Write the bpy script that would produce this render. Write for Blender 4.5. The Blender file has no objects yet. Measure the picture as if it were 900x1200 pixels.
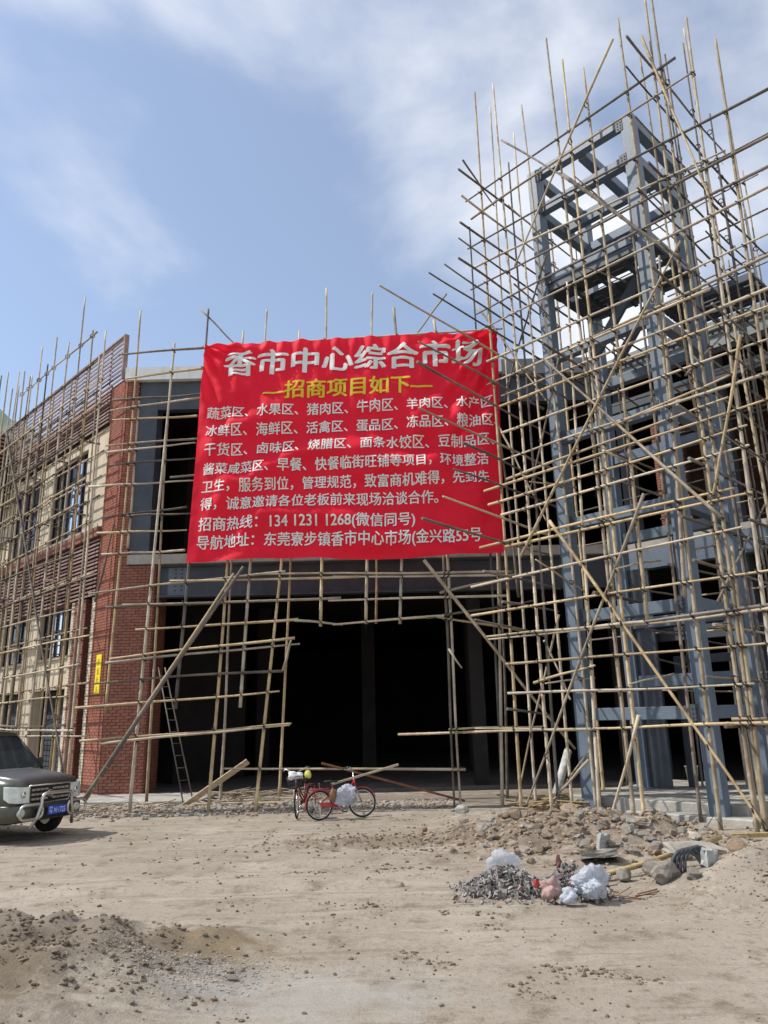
import bpy, bmesh, math, random
from math import radians, sin, cos, pi
from mathutils import Vector, Matrix, noise
random.seed(7)
SC = bpy.context.scene
COL = SC.collection

# ---------------------------------------------------------------- camera
CAM_H = 2.1
cam = bpy.data.cameras.new('camera'); camo = bpy.data.objects.new('camera', cam); COL.objects.link(camo)
p_, r_ = radians(15.4), radians(1.35)
Fw = Vector((0, cos(p_), sin(p_))); U0 = Vector((0, -sin(p_), cos(p_))); R0 = Vector((1, 0, 0))
Rv = cos(r_) * R0 - sin(r_) * U0; Uv = sin(r_) * R0 + cos(r_) * U0
m = Matrix((Rv, Uv, -Fw)).transposed().to_4x4(); m.translation = Vector((0, 0, CAM_H))
camo.matrix_world = m
cam.sensor_fit = 'VERTICAL'; cam.sensor_height = 36.0; cam.lens = 36.0 * 870 / 1200
cam.clip_end = 9000; cam.clip_start = 0.05
SC.camera = camo

# ---------------------------------------------------------------- light
SUN_AZ = Vector((-0.99, -0.03, 0)).normalized(); SUN_EL = radians(50)
sd = Vector((SUN_AZ.x * cos(SUN_EL), SUN_AZ.y * cos(SUN_EL), sin(SUN_EL)))
sl = bpy.data.lights.new('sun', 'SUN'); sl.energy = 4.2; sl.angle = radians(0.8); sl.color = (1, .95, .87)
so = bpy.data.objects.new('sun', sl); COL.objects.link(so)
so.rotation_euler = sd.to_track_quat('Z', 'Y').to_euler()

w = bpy.data.worlds.new('World'); SC.world = w; w.use_nodes = True
nt = w.node_tree; nt.nodes.clear(); N = nt.nodes.new; LK = nt.links.new
out = N('ShaderNodeOutputWorld'); bg = N('ShaderNodeBackground'); sky = N('ShaderNodeTexSky')
sky.sky_type = 'NISHITA'; sky.sun_disc = False; sky.sun_elevation = SUN_EL
sky.sun_rotation = math.atan2(sd.x, sd.y); sky.air_density = 1.15; sky.dust_density = 0.6; sky.ozone_density = 3.0
bg.inputs['Strength'].default_value = 0.148
tc = N('ShaderNodeTexCoord'); sep = N('ShaderNodeSeparateXYZ'); LK(tc.outputs['Generated'], sep.inputs[0])
def mth(op, a, b=None, c=None, clamp=False):
    n = N('ShaderNodeMath'); n.operation = op; n.use_clamp = clamp
    for i, x in enumerate((a, b, c)):
        if x is None: continue
        if hasattr(x, 'is_linked'): LK(x, n.inputs[i])
        else: n.inputs[i].default_value = x
    return n.outputs[0]
zz = mth('MAXIMUM', mth('ADD', sep.outputs['Z'], 0.22), 0.03)
cx = mth('DIVIDE', sep.outputs['X'], zz); cy = mth('DIVIDE', sep.outputs['Y'], zz)
cmb = N('ShaderNodeCombineXYZ'); LK(cx, cmb.inputs[0]); LK(cy, cmb.inputs[1]); cmb.inputs[2].default_value = SKY_SEED = 21.5
n1 = N('ShaderNodeTexNoise'); n1.inputs['Scale'].default_value = 1.7; n1.inputs['Detail'].default_value = 8; n1.inputs['Roughness'].default_value = .5; n1.inputs['Distortion'].default_value = .25
LK(cmb.outputs[0], n1.inputs['Vector'])
n2 = N('ShaderNodeTexNoise'); n2.inputs['Scale'].default_value = .45; n2.inputs['Detail'].default_value = 3
LK(cmb.outputs[0], n2.inputs['Vector'])
bank = mth('MULTIPLY', sep.outputs['X'], .11)
cl = mth('ADD', mth('ADD', mth('MULTIPLY', n1.outputs['Fac'], .95), mth('MULTIPLY', n2.outputs['Fac'], .40)), bank)
low = mth('MULTIPLY', mth('SUBTRACT', .45, sep.outputs['Z'], clamp=True), .12)
cl = mth('ADD', cl, low)
mr = N('ShaderNodeMapRange'); mr.interpolation_type = 'SMOOTHSTEP'
mr.inputs['From Min'].default_value = .60; mr.inputs['From Max'].default_value = .82; LK(cl, mr.inputs['Value'])
mr.inputs['To Min'].default_value = .17; mr.inputs['To Max'].default_value = .95
mx = N('ShaderNodeMix'); mx.data_type = 'RGBA'; LK(mr.outputs[0], mx.inputs['Factor']); LK(sky.outputs[0], mx.inputs['A'])
mx.inputs['B'].default_value = (6.0, 6.15, 6.5, 1)
LK(mx.outputs['Result'], bg.inputs['Color']); LK(bg.outputs[0], out.inputs['Surface'])

SC.view_settings.view_transform = 'Standard'; SC.view_settings.look = 'None'
SC.view_settings.exposure = 0.2; SC.view_settings.gamma = 1
SC.cycles.max_bounces = 5; SC.cycles.diffuse_bounces = 3; SC.cycles.transparent_max_bounces = 12

# ---------------------------------------------------------------- materials
def mat(name, col, rough=.8, var=.25, scale=4., bump=.0, bscale=40., metal=0., spec=.3, col2=None, rnd=0., trans=0., coord='Object', stretch=(1, 1, 1), alpha=1., detail=6):
    m = bpy.data.materials.new(name); m.use_nodes = True; nt = m.node_tree; b = nt.nodes['Principled BSDF']
    N = nt.nodes.new; L = nt.links.new
    b.inputs['Roughness'].default_value = rough; b.inputs['Metallic'].default_value = metal
    b.inputs['Specular IOR Level'].default_value = spec
    tc = N('ShaderNodeTexCoord'); mp = N('ShaderNodeMapping'); mp.inputs['Scale'].default_value = stretch
    L(tc.outputs[coord], mp.inputs[0])
    n = N('ShaderNodeTexNoise'); n.inputs['Scale'].default_value = scale; n.inputs['Detail'].default_value = detail; n.inputs['Roughness'].default_value = .62
    L(mp.outputs[0], n.inputs['Vector'])
    r = N('ShaderNodeMapRange'); r.inputs['From Min'].default_value = .32; r.inputs['From Max'].default_value = .68
    L(n.outputs['Fac'], r.inputs['Value'])
    mx = N('ShaderNodeMix'); mx.data_type = 'RGBA'; L(r.outputs[0], mx.inputs['Factor'])
    c2 = col2 if col2 else tuple(min(1, c * (1 + var)) for c in col)
    c1 = col if col2 else tuple(c * (1 - var) for c in col)
    mx.inputs['A'].default_value = (*c1, 1); mx.inputs['B'].default_value = (*c2, 1)
    o = mx.outputs['Result']
    if rnd:
        oi = N('ShaderNodeObjectInfo'); hv = N('ShaderNodeHueSaturation'); rr = N('ShaderNodeMapRange')
        rr.inputs['To Min'].default_value = 1 - rnd; rr.inputs['To Max'].default_value = 1 + rnd
        L(oi.outputs['Random'], rr.inputs['Value']); L(rr.outputs[0], hv.inputs['Value'])
        mu = N('ShaderNodeMath'); mu.operation = 'MULTIPLY'; mu.inputs[1].default_value = 7.31; L(oi.outputs['Random'], mu.inputs[0])
        fr = N('ShaderNodeMath'); fr.operation = 'FRACT'; L(mu.outputs[0], fr.inputs[0])
        r2 = N('ShaderNodeMapRange'); r2.inputs['To Min'].default_value = 1 - 1.2 * rnd; r2.inputs['To Max'].default_value = 1 + .5 * rnd
        L(fr.outputs[0], r2.inputs['Value']); L(r2.outputs[0], hv.inputs['Saturation'])
        L(o, hv.inputs['Color']); o = hv.outputs[0]
    L(o, b.inputs['Base Color'])
    if bump:
        n2 = N('ShaderNodeTexNoise'); n2.inputs['Scale'].default_value = bscale; n2.inputs['Detail'].default_value = 5
        L(mp.outputs[0], n2.inputs['Vector'])
        bu = N('ShaderNodeBump'); bu.inputs['Strength'].default_value = min(1, bump); bu.inputs['Distance'].default_value = .02
        L(n2.outputs['Fac'], bu.inputs['Height']); L(bu.outputs[0], b.inputs['Normal'])
    if alpha < 1: b.inputs['Alpha'].default_value = alpha
    if trans:
        t = N('ShaderNodeBsdfTranslucent'); L(o, t.inputs['Color']); ms = N('ShaderNodeMixShader'); ms.inputs[0].default_value = trans
        L(b.outputs[0], ms.inputs[1]); L(t.outputs[0], ms.inputs[2]); L(ms.outputs[0], nt.nodes['Material Output'].inputs['Surface'])
    return m

M = {}
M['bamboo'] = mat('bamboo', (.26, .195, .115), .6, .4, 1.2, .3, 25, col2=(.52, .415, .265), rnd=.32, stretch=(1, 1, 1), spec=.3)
M['bamboo_shade'] = mat('shade_dark_bamboo', (.085, .07, .058), .75, .4, 1.2, .3, 25, col2=(.20, .165, .13), rnd=.35)  # backlit shade put into the colour; also random dark poles and the ladder
M['bamboo_node'] = mat('bamboo_node', (.12, .085, .055), .8, .3, 3)
M['lash'] = mat('lashing_cord', (.03, .03, .032), .8)
M['brick'] = mat('red_brick', (.30, .118, .082), .85, .2, 6, .4, 60, rnd=.09, spec=.2)
M['mortar'] = mat('brick_mortar', (.13, .06, .045), .95, .2, 6)
M['cream_brick'] = mat('cream_brick', (.62, .55, .42), .85, .14, 5, .3, 60, rnd=.06)
M['cream'] = mat('cream_render', (.56, .485, .37), .85, .13, 1.2, .3, 30, spec=.2)
M['slat'] = mat('brown_louver_paint', (.27, .17, .145), .55, .25, 3, rnd=.14)
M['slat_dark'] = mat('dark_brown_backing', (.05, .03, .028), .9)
M['ledge'] = mat('red_brown_ledge', (.22, .10, .075), .8, .2, 3, .2)
M['steel'] = mat('blue_grey_steel_primer', (.105, .14, .185), .5, .16, 1.7, .15, 18, spec=.4, col2=(.145, .185, .235))
M['dsteel'] = mat('dark_grey_steel', (.055, .066, .082), .55, .2, 1.5, .1, 10, spec=.4)
M['fascia'] = mat('pale_grey_fascia', (.74, .78, .75), .55, .10, 1.2, 0, 10)
M['rfascia'] = mat('grey_green_fascia', (.22, .245, .25), .55, .15, 1.2)
M['conc'] = mat('raw_concrete', (.36, .345, .31), .9, .22, 2.2, .5, 24, spec=.2)
M['conc_dark'] = mat('shade_dark_concrete', (.10, .09, .08), .95, .3, 1.2, .4, 15)  # hall floor concrete, its colour darkened to stand for interior shade
M['void'] = mat('unlit_interior_black', (.022, .02, .019), .95, .3, 1)  # near-black base colour stands in for the unlit interior
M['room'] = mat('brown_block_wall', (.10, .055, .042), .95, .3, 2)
M['winframe'] = mat('dark_window_frame', (.03, .025, .03), .4)
M['glass'] = mat('mirror_window_glass', (.72, .80, .95), .05, .05, 1, metal=.95)
M['glass_dark'] = mat('dark_window_glass', (.03, .035, .05), .08, .1, 1, spec=.6)
M['banner'] = mat('red_banner_cloth', (.93, .016, .045), .62, .06, 1.5, .12, 30, trans=.30, spec=.25)
M['text_white'] = mat('white_banner_print', (.84, .90, .86), .6, .05, 2, trans=.25)
M['text_yellow'] = mat('yellow_banner_print', (.80, .66, .05), .6, .05, 2, trans=.25)
M['plank'] = mat('grey_wood_plank', (.40, .32, .22), .85, .3, 3, .4, 30, stretch=(1, 8, 8), rnd=.15)
M['rust'] = mat('rusty_steel', (.20, .085, .045), .85, .35, 8)
M['yellow_sign'] = mat('yellow_sign_paint', (.78, .62, .02), .6, .05, 4)
M['sign_dark'] = mat('dark_yellow_print', (.40, .27, .01), .7, .1, 4)
M['soil'] = mat('soil_clod', (.27, .205, .145), .95, .25, 5, .8, 30, rnd=.2, spec=.1)
M['mud'] = mat('dark_mud_crumb', (.15, .115, .082), .95, .25, 5, .5, 30)
M['rock'] = mat('grey_rock', (.29, .26, .22), .9, .25, 5, .8, 25, rnd=.18, spec=.15)
M['white_block'] = mat('pale_concrete_block', (.33, .33, .32), .9, .14, 5, .4, 30)
M['hose'] = mat('black_corrugated_hose', (.05, .05, .055), .5)
M['paint_car'] = mat('olive_grey_car_paint', (.085, .086, .066), .28, .07, 2, 0, 10, metal=.45, spec=.5)
M['hood_car'] = mat('sky_sheen_hood_paint', (.125, .135, .15), .32, .15, 2.5, 0, metal=.4, spec=.5)  # greyer than the body: sky reflection put into the base colour
M['black'] = mat('black_plastic', (.018, .018, .02), .55)
M['tyre'] = mat('rubber_tyre', (.022, .021, .02), .9, .3, 10)
M['chrome'] = mat('chrome', (.62, .61, .59), .22, .05, 2, metal=1.)
M['chrome_dim'] = mat('dull_steel_tube', (.50, .48, .45), .33, .1, 4, metal=.9)
M['lens'] = mat('headlight_lens', (.56, .60, .55), .12, .15, 14, spec=.7)
M['wind'] = mat('windscreen_glass', (.035, .04, .042), .05, .2, 2, spec=.8)
M['plate_blue'] = mat('blue_plate', (.02, .06, .42), .4, .05, 2)
M['plate_text'] = mat('plate_print', (.42, .50, .68), .6)
M['white'] = mat('white_plastic', (.75, .75, .76), .6, .06, 6)
M['bike_red'] = mat('red_bike_paint', (.42, .03, .04), .35, .1, 6, spec=.5)
M['bike_dark'] = mat('maroon_bike_paint', (.13, .015, .02), .35, .1, 6, spec=.5)
M['bag'] = mat('white_plastic_bag', (.60, .63, .69), .35, .12, 8, .5, 30, trans=.45, spec=.4)
M['film'] = mat('clear_plastic_film', (.70, .72, .76), .25, .1, 8, .5, 20, trans=.5, alpha=.55, spec=.6)
M['pink'] = mat('pink_plastic', (.50, .34, .31), .6, .12, 8, trans=.3)
M['redscrap'] = mat('red_scrap', (.35, .04, .04), .5)
M['yellow_pipe'] = mat('yellow_striped_pole', (.36, .28, .13), .7, .3, 18)
M['plaster'] = mat('yellow_seat_cover', (.62, .58, .12), .6)
M['hill'] = mat('wooded_hill', (.10, .15, .12), .95, .4, .03, col2=(.17, .225, .21))  # woodland green with distance haze mixed into the colour
M['tileblue'] = mat('pale_blue_tower_cladding', (.50, .58, .64), .7, .1, .3)
M['debris'] = mat('grey_debris_flake', (.20, .19, .18), .9, .6, 1.3, .3, 30, col2=(.42, .41, .39), coord='Object')
M['bucket'] = mat('dirty_white_bucket', (.45, .45, .43), .7, .3, 8)
M['sack'] = mat('brown_sack', (.22, .12, .07), .9, .3, 6)

for key in ('steel', 'dsteel'):
    nt_ = M[key].node_tree; b_ = nt_.nodes['Principled BSDF']; src = b_.inputs['Base Color'].links[0].from_socket
    g_ = nt_.nodes.new('ShaderNodeNewGeometry')
    for sc_, lo_, hi_, cc_, st_, amt in ((3.2, .60, .72, (.115, .065, .04), (1, 1, .35), .55), (9., .60, .70, (.20, .23, .26), (1, 1, 1), .3), (1.1, .5, .75, (.10, .12, .145), (1, 1, .4), .45)):
        mp_ = nt_.nodes.new('ShaderNodeMapping'); mp_.inputs['Scale'].default_value = st_; nt_.links.new(g_.outputs['Position'], mp_.inputs[0])
        n_ = nt_.nodes.new('ShaderNodeTexNoise'); n_.inputs['Scale'].default_value = sc_; n_.inputs['Detail'].default_value = 8; n_.inputs['Roughness'].default_value = .7; nt_.links.new(mp_.outputs[0], n_.inputs['Vector'])
        r_2 = nt_.nodes.new('ShaderNodeMapRange'); r_2.inputs['From Min'].default_value = lo_; r_2.inputs['From Max'].default_value = hi_; r_2.inputs['To Max'].default_value = amt; nt_.links.new(n_.outputs['Fac'], r_2.inputs['Value'])
        m_ = nt_.nodes.new('ShaderNodeMix'); m_.data_type = 'RGBA'; nt_.links.new(r_2.outputs[0], m_.inputs['Factor']); nt_.links.new(src, m_.inputs['A']); m_.inputs['B'].default_value = (*cc_, 1); src = m_.outputs['Result']
    nt_.links.new(src, b_.inputs['Base Color'])
# walls gather streaks of dirt running down
for key, dirt in (('cream', (.30, .25, .19)), ('brick', (.16, .085, .065)), ('cream_brick', (.36, .31, .24)), ('fascia', (.50, .51, .47)), ('ledge', (.12, .07, .055))):
    nt_ = M[key].node_tree; b_ = nt_.nodes['Principled BSDF']; src = b_.inputs['Base Color'].links[0].from_socket
    g_ = nt_.nodes.new('ShaderNodeNewGeometry'); mp_ = nt_.nodes.new('ShaderNodeMapping'); mp_.inputs['Scale'].default_value = (2.2, 2.2, .28); nt_.links.new(g_.outputs['Position'], mp_.inputs[0])
    n_ = nt_.nodes.new('ShaderNodeTexNoise'); n_.inputs['Scale'].default_value = 1.6; n_.inputs['Detail'].default_value = 8; n_.inputs['Roughness'].default_value = .7; nt_.links.new(mp_.outputs[0], n_.inputs['Vector'])
    r_2 = nt_.nodes.new('ShaderNodeMapRange'); r_2.inputs['From Min'].default_value = .48; r_2.inputs['From Max'].default_value = .74; r_2.inputs['To Max'].default_value = .65; nt_.links.new(n_.outputs['Fac'], r_2.inputs['Value'])
    m_ = nt_.nodes.new('ShaderNodeMix'); m_.data_type = 'RGBA'; nt_.links.new(r_2.outputs[0], m_.inputs['Factor']); nt_.links.new(src, m_.inputs['A']); m_.inputs['B'].default_value = (*dirt, 1)
    nt_.links.new(m_.outputs['Result'], b_.inputs['Base Color'])

# ---------------------------------------------------------------- helpers
def V(*a): return Vector(a)
def obj(name, bm, mt, parent=None, smooth=False, label=None, cat=None, group=None, kind=None):
    me = bpy.data.meshes.new(name)
    if smooth:
        for f in bm.faces: f.smooth = True
    bm.to_mesh(me); bm.free()
    for x in (mt if isinstance(mt, (list, tuple)) else [mt]): me.materials.append(x)
    return link(name, me, parent, label, cat, group, kind)
def link(name, me, parent=None, label=None, cat=None, group=None, kind=None):
    o = bpy.data.objects.new(name, me); COL.objects.link(o)
    if parent: o.parent = parent
    if label: o['label'] = label
    if cat: o['category'] = cat
    if group: o['group'] = group
    if kind: o['kind'] = kind
    return o
def empty(name, loc=(0, 0, 0), rz=0, label=None, cat=None, group=None, parent=None):
    o = link(name, None, parent, label, cat, group); o.location = loc; o.rotation_euler = (0, 0, rz)
    o.empty_display_size = .2
    return o
def pbox(bm, O, U, Wd, H, a, b, c, mi=0):
    """box from O spanning a=(a0,a1) along U, b along Wd, c along H"""
    vs = [bm.verts.new(O + U * x + Wd * y + H * z) for z in c for y in b for x in a]
    for f in ((0, 2, 3, 1), (4, 5, 7, 6), (0, 1, 5, 4), (2, 6, 7, 3), (0, 4, 6, 2), (1, 3, 7, 5)):
        fc = bm.faces.new([vs[i] for i in f]); fc.material_index = mi
    return vs
EX, EY, EZ = V(1, 0, 0), V(0, 1, 0), V(0, 0, 1)
def abox(bm, x, y, z, mi=0): return pbox(bm, V(0, 0, 0), EX, EY, EZ, x, y, z, mi)
def bevel(bm, w=.01, seg=1):
    bmesh.ops.recalc_face_normals(bm, faces=bm.faces[:])
    bmesh.ops.bevel(bm, geom=bm.edges[:], offset=w, segments=seg, affect='EDGES', profile=.5)
def tube(bm, pts, r, seg=8, closed=False, mi=0, caps=True, radii=None):
    pts = [Vector(p) for p in pts]; n = len(pts); rings = []
    t0 = (pts[1] - pts[0]).normalized(); up = EZ if abs(t0.z) < .9 else EX
    s = t0.cross(up).normalized(); prev = t0
    for i, p in enumerate(pts):
        if closed: t = (pts[(i + 1) % n] - pts[i - 1]).normalized()
        else: t = (pts[min(i + 1, n - 1)] - pts[max(i - 1, 0)]).normalized()
        s = (s - t * s.dot(t)).normalized(); q = t.cross(s)
        rr = radii[i] if radii else r
        rings.append([bm.verts.new(p + (s * cos(2 * pi * k / seg) + q * sin(2 * pi * k / seg)) * rr) for k in range(seg)])
    m = n if closed else n - 1
    for i in range(m):
        a, b = rings[i], rings[(i + 1) % n]
        for k in range(seg):
            f = bm.faces.new((a[k], a[(k + 1) % seg], b[(k + 1) % seg], b[k])); f.material_index = mi; f.smooth = True
    if caps and not closed:
        bm.faces.new(rings[0][::-1]).material_index = mi; bm.faces.new(rings[-1]).material_index = mi
def tubeobj(name, pts, r, mt, parent, seg=8, closed=False, **k):
    bm = bmesh.new(); tube(bm, pts, r, seg, closed); return obj(name, bm, mt, parent, **k)
def arc(c, r, a0, a1, n, U=EX, W=EZ):
    return [c + U * (r * cos(a0 + (a1 - a0) * i / n)) + W * (r * sin(a0 + (a1 - a0) * i / n)) for i in range(n + 1)]
def fbm(x, y, z=0, o=4, s=1.):
    v = 0; a = 1; t = 0
    for _ in range(o):
        v += a * noise.noise(V(x * s, y * s, z)); t += a; a *= .5; s *= 2.03
    return v / t
def sstep(a, b, x):
    t = max(0, min(1, (x - a) / (b - a))); return t * t * (3 - 2 * t)
def blob(bm, c, r, sub=1, amp=.3, sx=1, sy=1, sz=1, mi=0, seed=0, rot=0):
    g = bmesh.ops.create_icosphere(bm, subdivisions=sub, radius=1)
    cr, sr = cos(rot), sin(rot)
    for v in g['verts']:
        d = v.co.normalized(); k = 1 + amp * 1.6 * noise.noise(d * 1.3 + V(seed * 3.1, seed * 1.7, seed)) + amp * .6 * noise.noise(d * 3.4 + V(seed, 0, 0))
        x, y, z = d.x * k * sx * r, d.y * k * sy * r, d.z * k * sz * r
        v.co = V(c[0] + x * cr - y * sr, c[1] + x * sr + y * cr, c[2] + z)
    if mi:
        for v in g['verts']:
            for f in v.link_faces: f.material_index = mi

UA = V(cos(radians(-45.5)), sin(radians(-45.5)), 0)      # along the wings, towards the camera
VA = V(-UA.y, UA.x, 0)                                    # into the buildings
P0 = V(-8.36, 22.57, 0)                                   # outer corner of the left wing
Q0 = V(7.32, 22.57, 0)                                    # inner corner where the right wing starts
LW = -UA                                                  # along the left wing, going away
NW = -VA                                                  # outward face of both wings
TA = V(4.19, 17.41, 0); TB = TA + UA * 3.1                # front corners of the steel tower

# ---------------------------------------------------------------- ground
def gheight(x, y):
    h = 0.0
    near = sstep(60, 22, math.hypot(x, y - 10))
    h += .035 * fbm(x, y, 1.1, 3, .35) * near + .022 * fbm(x, y, 5.2, 4, 1.6) * near
    # left heap close to the camera
    d = math.hypot((x + 3.5) / 2.5, (y - 7.1) / 2.0)
    h += .40 * sstep(1, .15, d) * (1 + .8 * fbm(x, y, 2, 6, 2.2))
    d = math.hypot((x + 1.9) / 1.0, (y - 8.1) / .8)
    h += .10 * sstep(1, .1, d) * (1 + 1.6 * fbm(x, y, 3, 5, 3.2))
    # right heap
    d = math.hypot((x - 5.3) / 2.5, (y - 9.9) / 1.5)
    h += .52 * sstep(1, .1, d) * (1 + .55 * fbm(x, y, 4, 5, 2.1))
    # rubble bank before the tower
    d = math.hypot((x - 3.2 - (13.9 - y) * .28) / 2.7, (y - 13.5) / 2.3)
    b = sstep(1.05, .25, d)
    h += b * (.27 + .62 * abs(fbm(x, y, 6, 5, 1.3)) + .16 * fbm(x, y, 8, 3, 4))
    d = math.hypot((x - 1.9) / 1.5, (y - 16.0) / 1.6)
    h += .12 * sstep(1, .3, d) * (1 + fbm(x, y, 9, 4, 3))
    # rough strip along the left plinth
    s = sstep(.9, .1, abs(y - 19.4 - .05 * x)) * sstep(1.0, -1.5, x)
    h += s * .10 * (1 + 1.2 * fbm(x, y, 11, 4, 2.5))
    # scuffed patches
    d = math.hypot((x + .2) / 2.2, (y - 13.9) / 1.2)
    h += .09 * sstep(1, .2, d) * abs(fbm(x, y, 12, 5, 3.2)) * 2
    h += .012 * fbm(x, y, 15, 3, 5.5) * near
    # wheel ruts curving past
    for off in (0, 1.5):
        yy = 10.6 + off + .05 * x * x * .25 + .12 * x
        h -= .04 * math.exp(-((y - yy) / .16) ** 2) * near; h += .02 * math.exp(-((y - yy - .28) / .12) ** 2) * near
    if y > 19: h *= sstep(24, 19, y)
    return h
def axis(lo, hi, step, far):
    a = []; x = lo
    while x < hi: a.append(x); x += step
    g = step; x = lo; L = []
    while x > -far: g *= 1.35; x -= g; L.append(x)
    g = step; x = hi; R = [hi]
    while x < far: g *= 1.35; x += g; R.append(x)
    return L[::-1] + a + R
xs = axis(-9, 10, .075, 4000); ys = axis(3.5, 21, .065, 4000)
verts = [(x, y, gheight(x, y)) for y in ys for x in xs]
nx = len(xs); faces = [(j * nx + i, j * nx + i + 1, (j + 1) * nx + i + 1, (j + 1) * nx + i) for j in range(len(ys) - 1) for i in range(nx - 1)]
me = bpy.data.meshes.new('ground'); me.from_pydata(verts, [], faces); me.update()
for p in me.polygons: p.use_smooth = True
gm = bpy.data.materials.new('trodden_soil'); gm.use_nodes = True; nt = gm.node_tree; N = nt.nodes.new; LK = nt.links.new; b = nt.nodes['Principled BSDF']
b.inputs['Roughness'].default_value = .95; b.inputs['Specular IOR Level'].default_value = .12
g = N('ShaderNodeNewGeometry')
def nz(scale, det=6, rough=.6, st=(1, 1, 1), dist=0):
    mp = N('ShaderNodeMapping'); mp.inputs['Scale'].default_value = st; LK(g.outputs['Position'], mp.inputs[0])
    n = N('ShaderNodeTexNoise'); n.inputs['Scale'].default_value = scale; n.inputs['Detail'].default_value = det; n.inputs['Roughness'].default_value = rough; n.inputs['Distortion'].default_value = dist
    LK(mp.outputs[0], n.inputs['Vector']); return n.outputs['Fac']
def mixc(f, a, bb, lo, hi, amt=1.):
    r = N('ShaderNodeMapRange'); r.inputs['From Min'].default_value = lo; r.inputs['From Max'].default_value = hi; r.inputs['To Max'].default_value = amt; LK(f, r.inputs['Value'])
    mx = N('ShaderNodeMix'); mx.data_type = 'RGBA'; LK(r.outputs[0], mx.inputs['Factor'])
    for s, x in (('A', a), ('B', bb)):
        if hasattr(x, 'is_linked'): LK(x, mx.inputs[s])
        else: mx.inputs[s].default_value = (*x, 1)
    return mx.outputs['Result']
c = mixc(nz(.35, 5), (.265, .228, .182), (.355, .312, .26), .35, .65)
c = mixc(nz(1.1, 6, .65, (.6, 1.4, 1)), c, (.40, .355, .295), .52, .70, .75)
c = mixc(nz(2.3, 7, .7), c, (.175, .138, .10), .52, .66, .85)
c = mixc(nz(14, 6, .75), c, (.13, .103, .075), .53, .72, .75)
c = mixc(nz(45, 3, .7), c, (.42, .375, .31), .57, .72, .75)
# yellowish damp sand by the left heap and grey gravel beside it
def spot(cx, cy, rx, ry):
    vm = N('ShaderNodeVectorMath'); vm.operation = 'SUBTRACT'; vm.inputs[1].default_value = (cx, cy, 0); LK(g.outputs['Position'], vm.inputs[0])
    vs = N('ShaderNodeVectorMath'); vs.operation = 'MULTIPLY'; vs.inputs[1].default_value = (1 / rx, 1 / ry, 0); LK(vm.outputs[0], vs.inputs[0])
    ln = N('ShaderNodeVectorMath'); ln.operation = 'LENGTH'; LK(vs.outputs[0], ln.inputs[0])
    a = N('ShaderNodeMath'); a.operation = 'MULTIPLY_ADD'; LK(nz(2.8, 8, .72), a.inputs[0]); a.inputs[1].default_value = -3.2; a.inputs[2].default_value = 1.6
    s = N('ShaderNodeMath'); s.operation = 'ADD'; LK(ln.outputs['Value'], s.inputs[0]); LK(a.outputs[0], s.inputs[1])
    i = N('ShaderNodeMath'); i.operation = 'SUBTRACT'; i.inputs[0].default_value = 1; LK(s.outputs[0], i.inputs[1]); return i.outputs[0]
c = mixc(spot(-1.75, 7.7, .75, .8), c, (.20, .145, .075), 0, .6, .75)
c = mixc(spot(-3.1, 6.5, .9, .45), c, (.19, .145, .08), 0, .6, .7)
c = mixc(spot(-1.55, 6.9, .8, .5), c, (.27, .26, .25), 0, .5, .8)
c = mixc(spot(-.6, 6.6, 1.3, .7), c, (.34, .325, .30), 0, .6, .6)
c = mixc(spot(5.0, 9.6, 2.5, 1.4), c, (.235, .20, .165), 0, .5, .6)
c = mixc(spot(-3.2, 7.2, 1.9, 1.5), c, (.165, .135, .105), 0, .5, .75)
c = mixc(spot(3.1, 13.7, 2.6, 2.4), c, (.175, .135, .10), 0, .45, .85)
c = mixc(spot(-.2, 13.9, 2.4, .8), c, (.17, .135, .10), 0, .5, .7)
c = mixc(spot(-4, 19.4, 4.5, .7), c, (.16, .145, .13), 0, .4, .8)
c = mixc(spot(0, 20.5, 8, 1.6), c, (.15, .13, .11), 0, .4, .6)
# wheel tracks: long dark and light streaks along the yard
c = mixc(nz(1.6, 6, .65, (.22, 2.6, 1), .6), c, (.185, .15, .115), .56, .68, .55)
c = mixc(nz(2.1, 4, .6, (.15, 2.2, 1), .4), c, (.43, .385, .325), .58, .72, .5)
LK(c, b.inputs['Base Color'])
bu = N('ShaderNodeBump'); bu.inputs['Strength'].default_value = .9; bu.inputs['Distance'].default_value = .03; LK(nz(9, 8, .72), bu.inputs['Height'])
bu2 = N('ShaderNodeBump'); bu2.inputs['Strength'].default_value = .7; bu2.inputs['Distance'].default_value = .012; LK(nz(60, 4, .7), bu2.inputs['Height'])
LK(bu.outputs[0], bu2.inputs['Normal']); LK(bu2.outputs[0], b.inputs['Normal'])
me.materials.append(gm); link('ground', me, kind='structure')

# distant hill, far left behind the wing
bm = bmesh.new(); rows = []
hb = V(-390, 660, 0)
for j in range(13):
    row = []
    for i in range(61):
        x = (i / 60 - .5) * 700; y = (j / 12 - .5) * 320
        k = max(0, 1 - (2 * abs(i / 60 - .5)) ** 2.2) * max(0, cos((j / 12 - .5) * pi))
        row.append(bm.verts.new(hb + V(x, y, -2 + k * (285 + 50 * fbm(x, y, 0, 6, .02)))))
    rows.append(row)
for j in range(12):
    for i in range(60): bm.faces.new((rows[j][i], rows[j][i + 1], rows[j + 1][i + 1], rows[j + 1][i]))
obj('hill', bm, M['hill'], kind='structure', smooth=True)
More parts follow.
